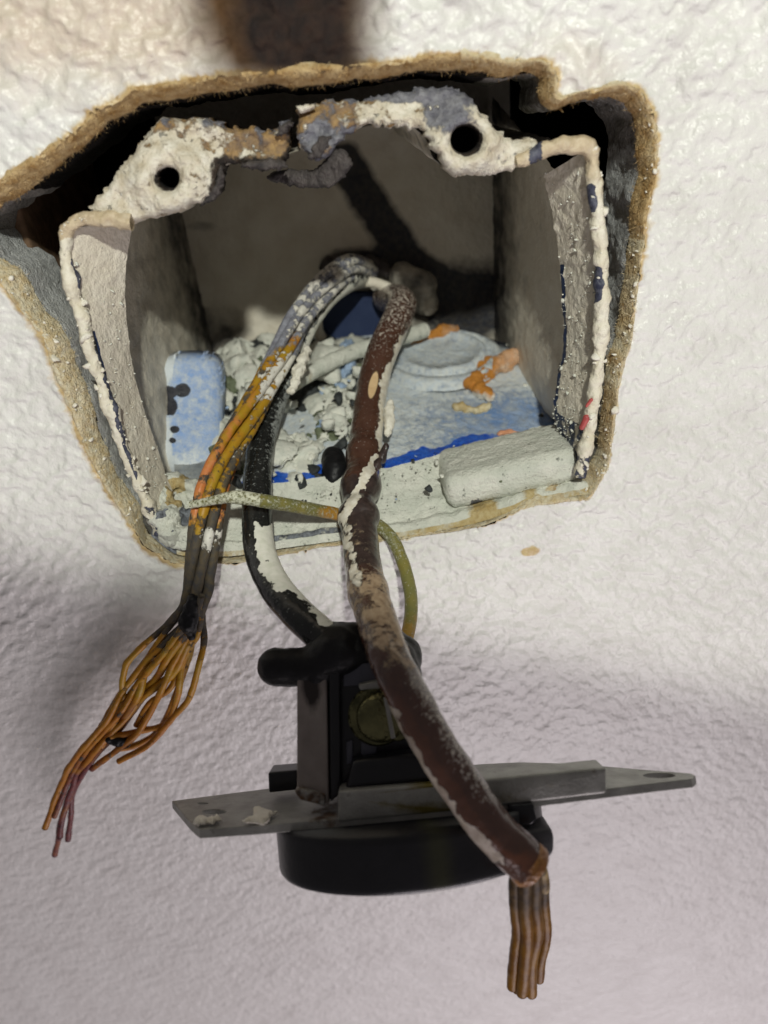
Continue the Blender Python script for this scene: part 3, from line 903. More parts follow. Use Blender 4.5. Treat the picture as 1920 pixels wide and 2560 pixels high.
# flakes of burnt paint sticking out of the lugs
for k, pts in enumerate(([(690, 330), (726, 296), (730, 310), (705, 342)], [(600, 408), (700, 398), (716, 420), (650, 426)], [(750, 262), (790, 262), (770, 282), (746, 276)], [(770, 390), (800, 340), (830, 345), (800, 398)], [(540, 455), (552, 412), (560, 470), (520, 508), (500, 512)])):
    relief('paint_curl', pts, bas(lambda px, py: .0012 + 0 * px), .0006, M['char'] if k != 2 else M['lug'], box, 2.2, .001, 8, (), .0009, 600, 60 + k, rough_edge=5)

# knockout, hub and clamp
hc = W(905, 800, .076)
th_ = np.linspace(math.radians(200), math.radians(-25), 60)
ringp = np.stack([hc[0] + .0135 * np.cos(th_), .074 + .006 * np.sin(th_) * 0, hc[2] + .0115 * np.sin(th_)], 1)
Vt, ft, u, S = tube_data(ringp, .0016, 16, .0003, 400, 3)
mesh('knockout_ring', Vt, ft, M['box'], box, {'soot_shade': .15, 'bare': .25 * (u < .5)})
dk = [hc + np.array([.0125 * math.cos(t) * 1, .0035, .0105 * math.sin(t)]) for t in np.linspace(0, 2 * math.pi, 40, endpoint=False)]
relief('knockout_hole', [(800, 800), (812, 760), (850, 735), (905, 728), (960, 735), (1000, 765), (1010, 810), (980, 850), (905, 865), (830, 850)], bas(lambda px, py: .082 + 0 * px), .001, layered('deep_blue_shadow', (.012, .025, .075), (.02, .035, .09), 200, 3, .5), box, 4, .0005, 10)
relief('burnt_opening', [(798, 668), (815, 648), (860, 640), (910, 640), (960, 650), (975, 675), (968, 694), (930, 688), (880, 692), (830, 690)], bas(lambda px, py: .079 + 0 * px), .004, M['char'], box, 3, .0012, 14, (), .0006, 500, 12, rough_edge=5)
blob('locknut', [(W(1005, 690, .079), W(1050, 720, .079), .004, .0055), (W(1050, 720, .079), W(1066, 755, .080), .0052, .004)], M['box'], box, .0006, .0010, 300, 6, lambda v: {'soot_shade': np.full(len(v), .55), 'bare': np.zeros(len(v))})
relief('cable_clamp', [(392, 925), (405, 900), (440, 890), (505, 890), (540, 900), (555, 935), (556, 1010), (552, 1090), (540, 1170), (500, 1195), (440, 1190), (405, 1130), (392, 1040)], bas(lambda px, py: .046 - .018 * sstep(890, 1190, py)), .005, M['clamp'], box, 3, .0045, 55, (), .0003, 500, 31,
       attrf=lambda px, py, sd, B: {'spray': .48 + .5 * sstep(60, 10, sd) * (px < 440) + .35 * sstep(1080, 1180, py), 'bare': .95 * np.maximum.reduce([blobm(px, py, 432, 968, 17, 15), blobm(px, py, 465, 962, 18, 16), blobm(px, py, 430, 1002, 20, 22), blobm(px, py, 446, 1058, 11, 8), blobm(px, py, 440, 1085, 8, 6)])})  # dark spots paint the shade of small holes in the clamp
bev_box('slot_shade_block', W(468, 848, .080), (.0085, .006, .0095), M['void'], box, .0006)  # solid black block painted as the shade of a square recess

# concentric hub moulded on the floor, rear right
hubc = floor_pt(1105, 905, .0005)
hv, hf = [], []
for rr, hh in ((.0175, .0), (.0170, .0022), (.0150, .0030), (.0146, .0022), (.0130, .0022), (.0126, .0036), (.0112, .0040), (.0108, .0030), (.006, .0028), (.0001, .0028)):
    for a in np.linspace(0, 2 * math.pi, 72, endpoint=False):
        hv.append(hubc + np.array([rr * math.cos(a), rr * .95 * math.sin(a), hh + .10 * rr * math.sin(a) * 1.9]))
hv = np.array(hv)
hv = hv + fbm(hv, 400, 3, 3)[:, None] * np.array([0, 0, .0005])
mesh('hub', hv, grid_faces(10, 72, False, True), M['floor'], box, {'spray': .75, 'bare': 0, 'soot_shade': 0})

# ================================================================== THE CABLES
K = np.array([0, 0, 0.])


def cable_path(pts, n=400):
    a = np.array(pts, float)
    return resample(W(a[:, 0], a[:, 1], a[:, 2]), n)


# brown cable
bpth = [(965, 745, .078), (1003, 752, .062), (995, 790, .053), (968, 850, .046), (945, 910, .040), (930, 975, .0335), (921, 1040, .026), (914, 1110, .0175), (905, 1190, .007), (897, 1270, -.003), (901, 1360, -.014), (914, 1450, -.026), (938, 1540, -.036), (972, 1640, -.045), (1020, 1740, -.0515), (1080, 1850, -.057), (1150, 1960, -.061), (1230, 2070, -.0645), (1322, 2160, -.067)]
_old = [(965, 745, .078), (1003, 752, .064), (995, 790, .056), (968, 850, .050), (945, 910, .045), (930, 975, .040), (921, 1040, .035), (914, 1110, .029), (905, 1190, .022), (897, 1270, .014), (901, 1360, .004), (914, 1450, -.006), (938, 1540, -.016), (972, 1640, -.027), (1020, 1740, -.037), (1080, 1850, -.046), (1150, 1960, -.054), (1230, 2070, -.061), (1322, 2160, -.066)]
P = cable_path(bpth, 620)
pxc, pyc = px_of(P)
rad = np.interp(pyc, [700, 900, 1100, 1400, 1700, 1900, 2200], [.0040, .0040, .0039, .0037, .0036, .0036, .0036])
for yb, am in ((1135, .0006), (1215, .0009), (1292, .0008), (1480, .0003)):
    rad = rad + am * np.exp(-((pyc - yb) / 22) ** 2)
rad = rad - .0004 * np.exp(-((pyc - 1258) / 14) ** 2)
brown = empty('brown_cable', tuple(P[300]), 'brown sheathed cable flecked with cream paint hanging in front of the outlet', 'cable')
Vt, ft, u, S = tube_data(P, rad, 64, .00022, 350, 6)
x, y = px_rough(Vt, 10)
# side coordinate across the cable as the photo shows it: -1 left edge, +1 right edge
iu = np.clip((u * 619).astype(int), 0, 619)
dx, dy = np.gradient(pxc), np.gradient(pyc)
ln = np.hypot(dx, dy)
nx, ny = (dy / ln)[iu], (-dx / ln)[iu]
halfw = (rad * FPX / ((P - CAM) @ aF))[iu]
side = ((x - pxc[iu]) * nx + (y - pyc[iu]) * ny) / halfw
front = -(S @ (P[300] - CAM)) > 0
white = .78 * sstep(.35, .75, side) * sstep(1160, 1100, y) * sstep(770, 860, y)
white = np.maximum(white, .85 * sstep(.45, .2, np.abs(side - np.interp(y, [1120, 1180, 1240, 1310], [.8, .35, -.25, -.75]))) * sstep(1110, 1140, y) * sstep(1330, 1300, y))
white = np.maximum(white, .62 * sstep(.45, .15, np.abs(side - np.interp(y, [1300, 1360, 1420, 1480], [-.55, -.7, -.4, -.5]))) * sstep(1290, 1320, y) * sstep(1500, 1450, y))
white = np.maximum(white, .72 * sstep(-.62, -.85, side) * sstep(1700, 1800, y) * sstep(2180, 2140, y))
white = np.maximum(white, .80 * sstep(.30, .1, np.abs(side + .72)) * sstep(2050, 2090, y) * sstep(2170, 2140, y))
white = np.maximum(white, .40 * sstep(.7, .95, side) * sstep(1650, 1750, y) * sstep(2000, 1900, y))
tanm = .70 * sstep(1340, 1480, y) * sstep(1760, 1600, y) - .18 * sstep(.3, -.6, side)
tanm = np.maximum(tanm, .30 * sstep(1290, 1330, y) * sstep(1450, 1400, y))
dust = .13 * sstep(960, 800, y) + .38 * sstep(-.1, .6, side) * sstep(1640, 1720, y) * sstep(2080, 1950, y) + .12 * sstep(780, 900, y) * sstep(1200, 1100, y) + .28 * sstep(900, 760, y)
dark = .9 * sstep(1160, 1210, y) * sstep(1450, 1380, y) + .35 * sstep(1850, 1700, y) * sstep(1500, 1600, y)
xn, yn = px_of(Vt)
sn = ((xn - pxc[iu]) * nx + (yn - pyc[iu]) * ny) / halfw
nick = 1.15 * np.clip(1.5 - np.hypot((sn - .02) / .27, (yn - 962) / 32), 0, 1) * front
cop = .9 * sstep(2090, 2170, y) * (side > -.4) + .45 * sstep(1650, 1750, y) * sstep(.1, -.3, side)
brs = mesh('sheath', Vt, ft, M['brown'], brown, {'white': white, 'tan': tanm, 'dust': dust, 'dark': dark, 'nick': nick, 'copper': cop})
# cut collar of the sheath
T_, A_, B_ = frames(P)
cp = np.array([P[-1] + T_[-1] * d for d in (-.0014, -.0004, .0004, .0010)])
Vt, ft, u, S = tube_data(resample(cp, 14, False), np.interp(np.linspace(0, 1, 14), [0, .5, .9, 1], [.0036, .00375, .0037, .0033]), 48, .00025, 500, 9)
mesh('cut_end', Vt, ft, M['cutend'], brs)
# crust hanging on the right side of the sheath
blob('paint_crust', [(W(975, 1010, .027), W(974, 1050, .0225), .0010, .0014), (W(974, 1050, .0225), W(970, 1085, .019), .0014, .0008)], M['chipwhite'], brs, .0003, .0006, 700, 3)
for k, (xa, ya, xb, yb, dep) in enumerate(((965, 1115, 955, 1150, .0115), (950, 1150, 940, 1165, .008))):
    blob('peeled_skin', [(W(xa, ya, dep), W(xb, yb, dep - .001), .0009, .0012)], M['brown'], brs, .0003, .0005, 600, 5 + k, lambda v: {a: np.zeros(len(v)) for a in ('white', 'tan', 'dust', 'nick', 'copper')} | {'dark': np.ones(len(v))})
# its bare strands
for k, (x0, x1, x2, yb, w_, dd) in enumerate(((1290, 1292, 1281, 2466, .00112, 0), (1313, 1316, 1305, 2482, .00118, -.0012), (1338, 1342, 1328, 2484, .00112, -.0004), (1358, 1364, 1347, 2448, .0010, .0012), (1300, 1303, 1292, 2474, .0010, .0018), (1330, 1335, 1318, 2470, .001, .0020))):
    dpt = -.0655 + dd
    sp = cable_path([(x0 * .55 + 1310 * .45, 2145, dpt), (x0, 2190, dpt), (x1 - 4, 2260, dpt), (x1 + 2, 2330, dpt), (x2 + 5 + 4 * math.sin(k * 2.1), 2400, dpt), (x2, yb, dpt)], 120)
    Vt, ft, u, S = tube_data(sp, w_, 16, .00012, 400, k)
    mesh('strand', Vt, ft, M['copper'], brown, {'soot_shade': 1.1 * sstep(.5, .08, u) + .22 + .25 * (k == 4), 'pale': .4 * (u > .99) + .45 * (k == 3) * (u < .25)})

# black cable
kp = [(905, 690, .078), (870, 700, .066), (820, 735, .058), (770, 800, .050), (732, 880, .043), (700, 960, .036), (668, 1050, .026), (648, 1140, .014), (643, 1230, .003), (643, 1310, -.005), (653, 1390, -.013), (690, 1470, -.021), (745, 1535, -.028), (800, 1585, -.033), (850, 1630, -.037)]
_old = [(905, 690, .078), (870, 700, .068), (820, 735, .062), (770, 800, .056), (732, 880, .050), (700, 960, .044), (668, 1050, .036), (648, 1140, .027), (643, 1230, .018), (643, 1310, .010), (653, 1390, .001), (690, 1470, -.010), (745, 1535, -.020), (800, 1585, -.028), (850, 1630, -.034)]
P = cable_path(kp, 420)
Vt, ft, u, S = tube_data(P, .0033, 48, .00012, 300, 14)
x, y = px_rough(Vt, 9)
pxc, pyc = px_of(P)
iu = np.clip((u * 419).astype(int), 0, 419)
dx, dy = np.gradient(pxc), np.gradient(pyc)
ln = np.hypot(dx, dy)
side = ((x - pxc[iu]) * (dy / ln)[iu] + (y - pyc[iu]) * (-dx / ln)[iu]) / (.0033 * FPX / ((P - CAM) @ aF))[iu]
white = .85 * sstep(1295, 1330, y) * sstep(-.45, -.1, side) * sstep(1500, 1450, y) + .72 * sstep(.25, .75, side) * sstep(1440, 1480, y) * sstep(1600, 1560, y) + .45 * sstep(960, 880, y) + .35 * sstep(.5, .8, side) * sstep(1050, 950, y) + .3 * sstep(.15, 0, np.abs(side + .55)) * sstep(1280, 1310, y)
dust = .42 * sstep(.1, .8, side) * sstep(1220, 1000, y) + .08 * (y < 1250) + .12
blk = mesh('black_cable', Vt, ft, M['black'], None, {'white': white, 'dust': dust})
tag(blk, 'glossy black cable patched with white paint running into the rubber hood', 'cable')

# orange stranded conductor
strands = empty('stranded_wire', tuple(W(580, 1040, .02)), 'bare orange and yellow stranded wire fraying into loose ends at lower left', 'wire')
axis = np.array([(925, 678, .079), (880, 668, .067), (840, 690, .058), (790, 740, .050), (745, 800, .042), (712, 870, .035), (672, 945, .027), (632, 1020, .019), (592, 1090, .011), (560, 1150, .005), (535, 1210, .000), (520, 1280, -.004), (509, 1350, -.007), (500, 1420, -.009), (492, 1480, -.0105), (487, 1530, -.0115)], float)
AX = resample(W(axis[:, 0], axis[:, 1], axis[:, 2]), 260)
Ta, Aa, Ba = frames(AX)


def c6(lst):
    return [(x * .4294, 1250 + y * .4294) for x, y in lst]


tails = [
    c6([(1055, 640), (930, 760), (760, 920), (722, 1040), (705, 1190), (600, 1360), (470, 1520)]),
    c6([(1075, 740), (860, 930), (745, 1070), (640, 1260), (450, 1500), (350, 1660), (258, 1900)]),
    c6([(1085, 760), (980, 910), (860, 1090), (740, 1250), (570, 1440), (450, 1600), (395, 1760), (350, 1960)]),
    c6([(1110, 760), (1080, 880), (1058, 1040), (1030, 1170), (960, 1290), (800, 1355), (640, 1395)]),
    c6([(1190, 780), (1160, 960), (1095, 1150), (1000, 1290), (880, 1410), (780, 1470), (680, 1515)]),
    c6([(1120, 780), (1010, 1000), (850, 1130), (770, 1240), (650, 1390), (500, 1560), (425, 1740), (395, 1985)]),
    c6([(1080, 720), (905, 880), (835, 1000), (800, 1150), (680, 1320), (480, 1580), (400, 1760), (345, 1900), (318, 2060)])]
order = [0, 1, 2, 6, 5, 4, 3]
for k in range(7):
    th0 = k / 6 * 2 * math.pi
    tw = th0 + np.linspace(0, 1, 260) * 5.2
    rr = (0 if k == 6 else 1) * (.00235 + .0002 * math.sin(k * 2))
    rrv = rr * np.interp(np.linspace(0, 1, 260), [0, .1, 1], [.75, 1, 1.0])
    Pk = AX + Aa * (np.cos(tw) * rrv)[:, None] + Ba * (np.sin(tw) * rrv)[:, None]
    ex, ey = px_of(Pk[-1])
    # the seven ends are dealt out left to right
    tl_ = np.array(tails[(0, 3, 4, 5, 2, 1, 6)[k]])
    dep = np.linspace(-.012, -.011 - .002 * (k % 3), len(tl_)) + .0012 * np.sin(np.arange(len(tl_)) * 1.7 + k)
    tp = W(tl_[:, 0], tl_[:, 1], dep)
    full = resample(np.vstack([Pk[::10], tp]), 430)
    full = full + np.stack([vnoise(full + k, 130, 300), vnoise(full + k, 130, 301), vnoise(full + k, 130, 302)], -1) * (.0006 * sstep(.58, .72, np.linspace(0, 1, 430)))[:, None]
    rad = .00112 * (1 - .32 * sstep(.62, .75, np.linspace(0, 1, 430)))
    Vt, ft, u, S = tube_data(full, rad, 16, .00016, 400, 70 + k)
    x, y = px_rough(Vt, 12)
    at = dict(grey=(.95 if k in (0, 2, 3, 5) else .62) * sstep(980, 860, y) * (1.0 if k in (0, 3) else .55) + .55 * sstep(850, 780, y) + .25 * sstep(900, 820, y), white=.26 * sstep(870, 900, y) * sstep(1030, 960, y) + .26 * (y < 1150) * (x > np.interp(y, [800, 1150], [735, 560])) + (.62 if k % 2 else .42) * sstep(1290, 1345, y) * sstep(1410, 1355, y) * sstep(485, 505, x) + .10 + .16 * sstep(860, 800, y),
              coral=(.36 if k in (1, 4) else .05) + .30 * sstep(1050, 1200, y) * sstep(1320, 1260, y), soot_shade=(.46 if k in (2, 5) else .34) + .40 * sstep(1290, 1360, y) * sstep(1600, 1560, y) + .12 * sstep(1080, 1200, y) - .3 * sstep(1600, 1660, y) - .12 * sstep(1000, 850, y),
              rust=.55 * sstep(1650, 1850, y) + .1 + .35 * (k in (3,)) * sstep(1900, 2000, y), purple=(1.0 if k in (3, 4) else .15) * sstep(1880, 1960, y) + .55 * (k in (3, 6)) * sstep(1700, 1800, y))
    mesh('strand', Vt, ft, M['strand'], strands, at)
for k in range(6):
    t1, t2 = np.array(tails[k % 7]), np.array(tails[(k * 3 + 2) % 7])
    nn = min(len(t1), len(t2))
    w1 = np.linspace(.75, .45, nn)[:, None]
    tq = (t1[:nn] * w1 + t2[:nn] * (1 - w1)) + RNG.normal(0, 7, (nn, 2))
    tq = np.vstack([[(494 + 4 * k - 10, 1490)], tq])
    if k in (1, 4):
        tq = tq[:-2]
    nn = len(tq) - 1
    dep = -.0112 - .0012 * (k % 3) + .0010 * np.sin(np.arange(nn + 1) * 2.1 + k)
    Pq = resample(W(tq[:, 0], tq[:, 1], dep), 220)
    Vt, ft, u, S = tube_data(Pq, .00068 + .0001 * (k % 2), 12, .00015, 500, 170 + k)
    x, y = px_rough(Vt, 12)
    mesh('strand', Vt, ft, M['strand'], strands, dict(grey=0, white=.05, coral=.1, soot_shade=.32 + .35 * sstep(1600, 1560, y), rust=.45 * sstep(1620, 1800, y) + .2, purple=.15 + .5 * sstep(1850, 1950, y)))
blob('charred_wrap', [(W(482, 1500, -.0140), W(470, 1560, -.0145), .0015, .0020), (W(470, 1560, -.0145), W(478, 1590, -.0145), .002, .0010)], M['rubber'], strands, .0003, .0007, 500, 8)
blob('charred_wrap', [(W(278, 1845, -.0135), W(310, 1852, -.0135), .0014, .0018)], M['rubber'], strands, .0003, .0006, 600, 9)
blob('paint_crust', [(W(768, 872, .036), W(745, 935, .028), .0010, .0016), (W(745, 935, .028), W(728, 975, .024), .0014, .0008)], M['chipwhite'], strands, .0003, .0010, 700, 10)

# thin olive wire
gp = [(478, 1262, -.006), (540, 1250, -.008), (592, 1243, -.009), (680, 1256, -.008), (770, 1272, -.004), (860, 1288, .002), (930, 1305, .001), (975, 1340, -.002), (1005, 1400, -.006), (1024, 1470, -.012), (1027, 1540, -.018), (1012, 1610, -.024), (985, 1680, -.028)]
P = cable_path(gp, 360)
Vt, ft, u, S = tube_data(P, np.interp(np.linspace(0, 1, 360), [0, .08, .14, 1], [.0008, .0010, .00145, .00145]), 20, .0001, 400, 2)
x, y = px_of(Vt)
tag(mesh('ground_wire', Vt, ft, M['olive'], None, {'orange': .75 * blobm(x, y, 845, 1282, 40, 22) + .5 * sstep(1500, 1600, y) + .15, 'dust': .36 - .16 * (y > 1400) + .25 * (x < 650)}),
    'thin olive green wire crossing behind the brown cable and looping down right', 'wire')
# pale painted wire lying inside the box
P = cable_path([(722, 965, .040), (770, 935, .045), (850, 895, .052), (940, 862, .059), (1010, 842, .064), (1062, 826, .069)], 160)
Vt, ft, u, S = tube_data(P, .0022, 20, .0003, 500, 5)
tag(mesh('painted_wire', Vt, ft, M['sill'], None, {'tan': .35 * (u < .15), 'bare': .1}), 'short white painted wire lying across the rubble behind the brown cable', 'wire')

# ================================================================== DEBRIS IN THE BOX
dvv, dff, dg, dd_, ds_ = [], [], [], [], []


def _ico(sub):
    bm = bmesh.new()
    bmesh.ops.create_icosphere(bm, subdivisions=sub, radius=1)
    bm.verts.index_update()
    r = np.array([x.co[:] for x in bm.verts]), np.array([[q.index for q in p.verts] for p in bm.faces])
    bm.free()
    return r


ICO = {1: _ico(1), 2: _ico(2), 3: _ico(3)}


def chip(c, size, cls, thin=.45, ax=None):
    """one crumb: a flattened lump with a broken outline"""
    v0, f0 = ICO[1 if size < .0009 else 2 if size < .0026 else 3]
    if ax is None:
        ax = RNG.normal(0, 1, 3); ax[2] += 1.6; ax[1] -= 1.0
    ax = ax / np.linalg.norm(ax)
    e1 = np.cross(ax, [0.31, .2, .9]); e1 /= np.linalg.norm(e1)
    e2 = np.cross(ax, e1)
    th = RNG.uniform(0, 6.28)
    e1, e2 = e1 * math.cos(th) + e2 * math.sin(th), e2 * math.cos(th) - e1 * math.sin(th)
    sc = np.array([RNG.uniform(.7, 1.15), RNG.uniform(.45, .9), thin * RNG.uniform(.4, 1.4)]) * size
    so = RNG.random(3) * 50
    v = v0 * (1 + .42 * vnoise(v0 + so, 1.3, 4) + .25 * vnoise(v0 + so, 3.1, 5))[:, None] * sc
    v[:, 2] += RNG.normal(0, .25) * (v[:, 0] ** 2 - v[:, 1] ** 2) / size
    w = c + v[:, :1] * e1 + v[:, 1:2] * e2 + v[:, 2:3] * ax
    b = len(dvv)
    dvv.extend(w.tolist())
    dff.extend((f0 + b).tolist())
    n = len(w)
    dg.extend([1.0 * (cls == 1)] * n); dd_.extend([1.0 * (cls == 2)] * n); ds_.extend([1.0 * (cls == 3)] * n)


for k in range(1500):
    px, py = RNG.uniform(560, 905), RNG.uniform(862, 1215)
    if px > 985 - .1 * py and py > 1100:
        continue
    void = (px > 672) * (px < 805) * (py > 905) * (py < 1095) and RNG.random() < .93
    if (px - 834) ** 2 / 48 ** 2 + (py - 1165) ** 2 / 60 ** 2 < 1:
        continue
    if void:
        continue
    c = floor_pt(px, py, abs(RNG.normal(.0032, .0022)))
    cls = RNG.choice(4, p=[.45, .24, .25, .06])
    chip(c, (1.25 if cls == 0 else .85 if cls != 2 else .55) * RNG.choice([.0007, .0013, .0022, .0034, .0046], p=[.30, .28, .22, .13, .07]), cls)
for k in range(1000):
    px, py = RNG.uniform(420, 1370), RNG.uniform(860, 1300)
    if py > np.interp(px, [420, 700, 1000, 1330], [1290, 1300, 1270, 1180]):
        continue
    chip(floor_pt(px, py, .0002) if py < np.interp(px, [560, 800, 1330], [1215, 1190, 1071]) else Wz(px, py, -.0362 - .0055 * sstep(1130, 1330, py)), RNG.choice([.0002, .0004, .0009], p=[.6, .3, .1]), RNG.choice(4, p=[.62, .10, .26, .02]))
for k in range(260):
    px, py = RNG.uniform(395, 520), RNG.uniform(1150, 1330)
    chip(floor_pt(px, py, .0006) if py < 1225 else W(px, py, np.interp(py, [1225, 1330], [.018, .001])), RNG.choice([.0004, .0008, .0014], p=[.5, .35, .15]), RNG.choice(4, p=[.8, .08, .1, .02]))
dkeep = (dvv, dff, dg, dd_, ds_)
for A_s, B_s, cnt in ((cR_f, cR_b, 300), (cL_f, cL_b, 110)):
    dvv, dff, dg, dd_, ds_ = [], [], [], [], []
    Aq, Bq = resample(A_s, 100), resample(B_s, 100)
    for k in range(cnt):
        i_, t_ = int(99 * RNG.beta(1.6, 1.0)), RNG.random()
        chip(Aq[i_] * (1 - t_) + Bq[i_] * t_ + np.array([-.0004 if A_s is cR_f else .0002, 0, 0]), RNG.choice([.00015, .0003, .0006], p=[.6, .34, .06]), 0)
    tag(mesh('paint_specks', np.array(dvv), dff, M['debris'], box, {'green': dg, 'dark': dd_, 'sky': ds_}, smooth=True), kind='stuff')
dvv, dff, dg, dd_, ds_ = [], [], [], [], []
for RP in RIMPATH:
    for k in range(110):
        a_ = RNG.uniform(-2.6, .6)
        chip(RP[RNG.integers(40, 419)] + .0012 * np.array([math.cos(a_), math.sin(a_) if math.sin(a_) < 0 else .1, RNG.normal(0, .2)]), RNG.choice([.0002, .0004, .0007, .0011], p=[.45, .35, .15, .05]), 0 if RNG.random() < .93 else 2)
tag(mesh('paint_specks', np.array(dvv), dff, M['chipwhite'], box), kind='stuff')
dvv, dff, dg, dd_, ds_ = [], [], [], [], []
for k in range(400):
    i_ = RNG.integers(NA)
    if not ((PXh[i_] < 480 and PYh[i_] > 640) or (PXh[i_] > 1400 and PYh[i_] > 250)) or bottom[i_] > .8:
        continue
    t_ = RNG.beta(1.2, 1.6)
    b_ = hp0[i_] + nin[i_] * wid[i_] * (1.1 * t_ - .15)
    chip(np.array([b_[0], -.0008 + .0034 * t_ * t_, b_[1]]), RNG.choice([.0002, .0004, .0007, .0011], p=[.50, .34, .13, .03]), 0, .45)
tag(mesh('plaster_crumbs', np.array(dvv), dff, M['chipwhite'], wall), kind='stuff')
dvv, dff, dg, dd_, ds_ = dkeep
dbr = mesh('debris', np.array(dvv), dff, M['debris'], None, {'green': dg, 'dark': dd_, 'sky': ds_}, smooth=True)
tag(dbr, 'crumbled white green and dark paint chips littering the floor of the box', 'debris', kind='stuff')
# mound below the chips
_a = np.array([(555, 1212), (640, 1208), (740, 1200), (830, 1190), (905, 1172)], float)
_b = np.array([(560, 870), (640, 848), (740, 848), (830, 846), (960, 840)], float)
mA, mB = floor_pt(_a[:, 0], _a[:, 1], .0010), floor_pt(_b[:, 0], _b[:, 1], .0022)
V_ = resample(mA, 120)[:, None] * (1 - np.linspace(0, 1, 100))[None, :, None] + resample(mB, 120)[:, None] * np.linspace(0, 1, 100)[None, :, None]
V_[..., 2] += fbm(V_, 170, 4, 44) * .0030 + .0018 * np.sin(np.pi * np.linspace(0, 1, 100))[None, :] - .0002
fx = V_.reshape(-1, 3)
mo = mesh('rubble_mound', fx, grid_faces(120, 100), M['debris'], None, {'green': .50 + .8 * fbm(fx, 180, 3, 91), 'dark': .95 + 1.1 * fbm(fx, 150, 3, 92) + 1.6 * blobm(*px_of(fx), 740, 1000, 60, 85), 'sky': 0})  # dark value paints the wires' shadow and the shade between chips
tag(mo, 'dark mound of paint rubble with painted-in shade under the loose chips in the box', 'rubble', kind='stuff')
# dark plug
tag(blob('rubber_plug', [(floor_pt(832, 1145, .006), floor_pt(836, 1175, .006), .0030, .0033), (floor_pt(836, 1175, .006), floor_pt(834, 1200, .0045), .0033, .0028)], M['rubber'], None, .0004, .0004, 300, 2), 'dark round rubber plug sitting in the rubble left of the brown cable', 'plug')


def orange(name, caps, label, cat, mat, seed, pale=0, white=0, group=None):
    def af(v):
        c = v.mean(0)
        return {'pale': pale + .5 * sstep(-.002, .004, v[:, 0] - c[0]), 'white': white + .6 * sstep(.0, -.004, v[:, 2] - c[2])}
    return tag(blob(name, caps, mat, None, .0004, .0016, 380, seed, af), label, cat, group)


orange('foam_chunk', [(floor_pt(1180, 960, .002), floor_pt(1215, 930, .002), .0030, .0028), (floor_pt(1210, 935, .002), floor_pt(1225, 905, .002), .0022, .0018), (floor_pt(1225, 925, .002), floor_pt(1285, 890, .002), .0026, .0030), (floor_pt(1200, 975, .002), floor_pt(1225, 990, .002), .0022, .0018), (floor_pt(1285, 895, .002), floor_pt(1300, 878, .002), .0022, .0014)], 'large orange and pink lump of burnt foam resting on the blue box floor', 'foam lump', M['orange_fluff'], 3, .1, .1)
orange('foam_chunk', [(floor_pt(1030, 862, .002), floor_pt(1090, 838, .002), .0012, .0020), (floor_pt(1090, 838, .002), floor_pt(1140, 822, .002), .0022, .0018)], 'thin orange sliver of foam on the round hub beside the brown cable', 'foam lump', M['orange_fluff'], 4, -.1, -.2)
orange('paint_flake', [(floor_pt(1140, 1018, .002), floor_pt(1190, 1028, .002), .0009, .0012), (floor_pt(1190, 1028, .002), floor_pt(1222, 1015, .002), .0014, .0008)], 'tan and cream paint flake lying below the orange foam lump', 'paint flake', M['tanflake'], 5)
orange('paint_flake', [(floor_pt(1250, 1086, .002), floor_pt(1275, 1078, .002), .0006, .0008), (floor_pt(1275, 1078, .002), floor_pt(1304, 1088, .002), .0008, .0005)], 'salmon pink flake on the edge of the floor above the boss', 'paint flake', M['salmon'], 6)


def flake(name, outline, yf, label, seed, mat=M['chipwhite'], nrm=(0, -.6, .8), th=.0003, parent=None):
    o = relief(name, outline, yf, th, mat, parent, 2, .0004, 6, (), .0006, 500, seed, nrm=nrm, rough_edge=4)
    return tag(o, label, 'paint flake') if parent is None else o


flake('paint_flake', [(1150, 1050), (1180, 1052), (1190, 1078), (1165, 1080), (1148, 1066)], lambda px, py: floor_pt(px, py, .0008), 'small white paint flake on the blue floor under the tan flake', 3)
flake('paint_flake', [(1036, 1155), (1060, 1140), (1090, 1128), (1104, 1138), (1085, 1150), (1060, 1160)], lambda px, py: floor_pt(px, py, .0014), 'white paint flake across the bright blue floor edge right of the brown cable', 4)
# red thread of cable caught at the right rim
tag(blob('red_scrap', [(W(1455, 1068, .000), W(1466, 1045, -.0005), .0006, .0008), (W(1466, 1015, -.0005), W(1478, 1000, -.0008), .0004, .0005)], layered('red_scrap_skin', (.50, .10, .09), (.35, .06, .06), 500, 4, .5), None, .0002, .0002, 600, 5), 'small red scrap caught on the right rim of the box', 'scrap')

# ================================================================== THE OUTLET
RX = math.radians(-33)
O0 = CAM + ray(900, 1965) * .144
Rm = np.array(Matrix.Rotation(RX, 3, 'X'))      # local -> world


def lcl(p):
    return (np.asarray(p) - O0) @ Rm            # world -> local


LC = lcl(CAM)


def LY(px, py, y):
    """local point seen at px, py on the local plane Y = y"""
    q = ray(px, py) @ Rm
    return LC + q * ((np.asarray(y, float)[..., None] - LC[1]) / q[..., 1:2])


def LZ(px, py, z):
    q = ray(px, py) @ Rm
    return LC + q * ((np.asarray(z, float)[..., None] - LC[2]) / q[..., 2:3])


out = empty('power_outlet', tuple(O0), 'black power outlet with grey metal strap hanging face down in front of the wall', 'outlet', rx=RX)
STRAP = [(430, 2002), (478, 2058), (497, 2074), (640, 2064), (850, 2046), (1200, 2012), (1520, 1972), (1640, 1957), (1738, 1946), (1739, 1934), (1640, 1926), (1520, 1916), (1400, 1908), (1300, 1905), (1200, 1910), (1000, 1930), (735, 1963), (560, 1985)]


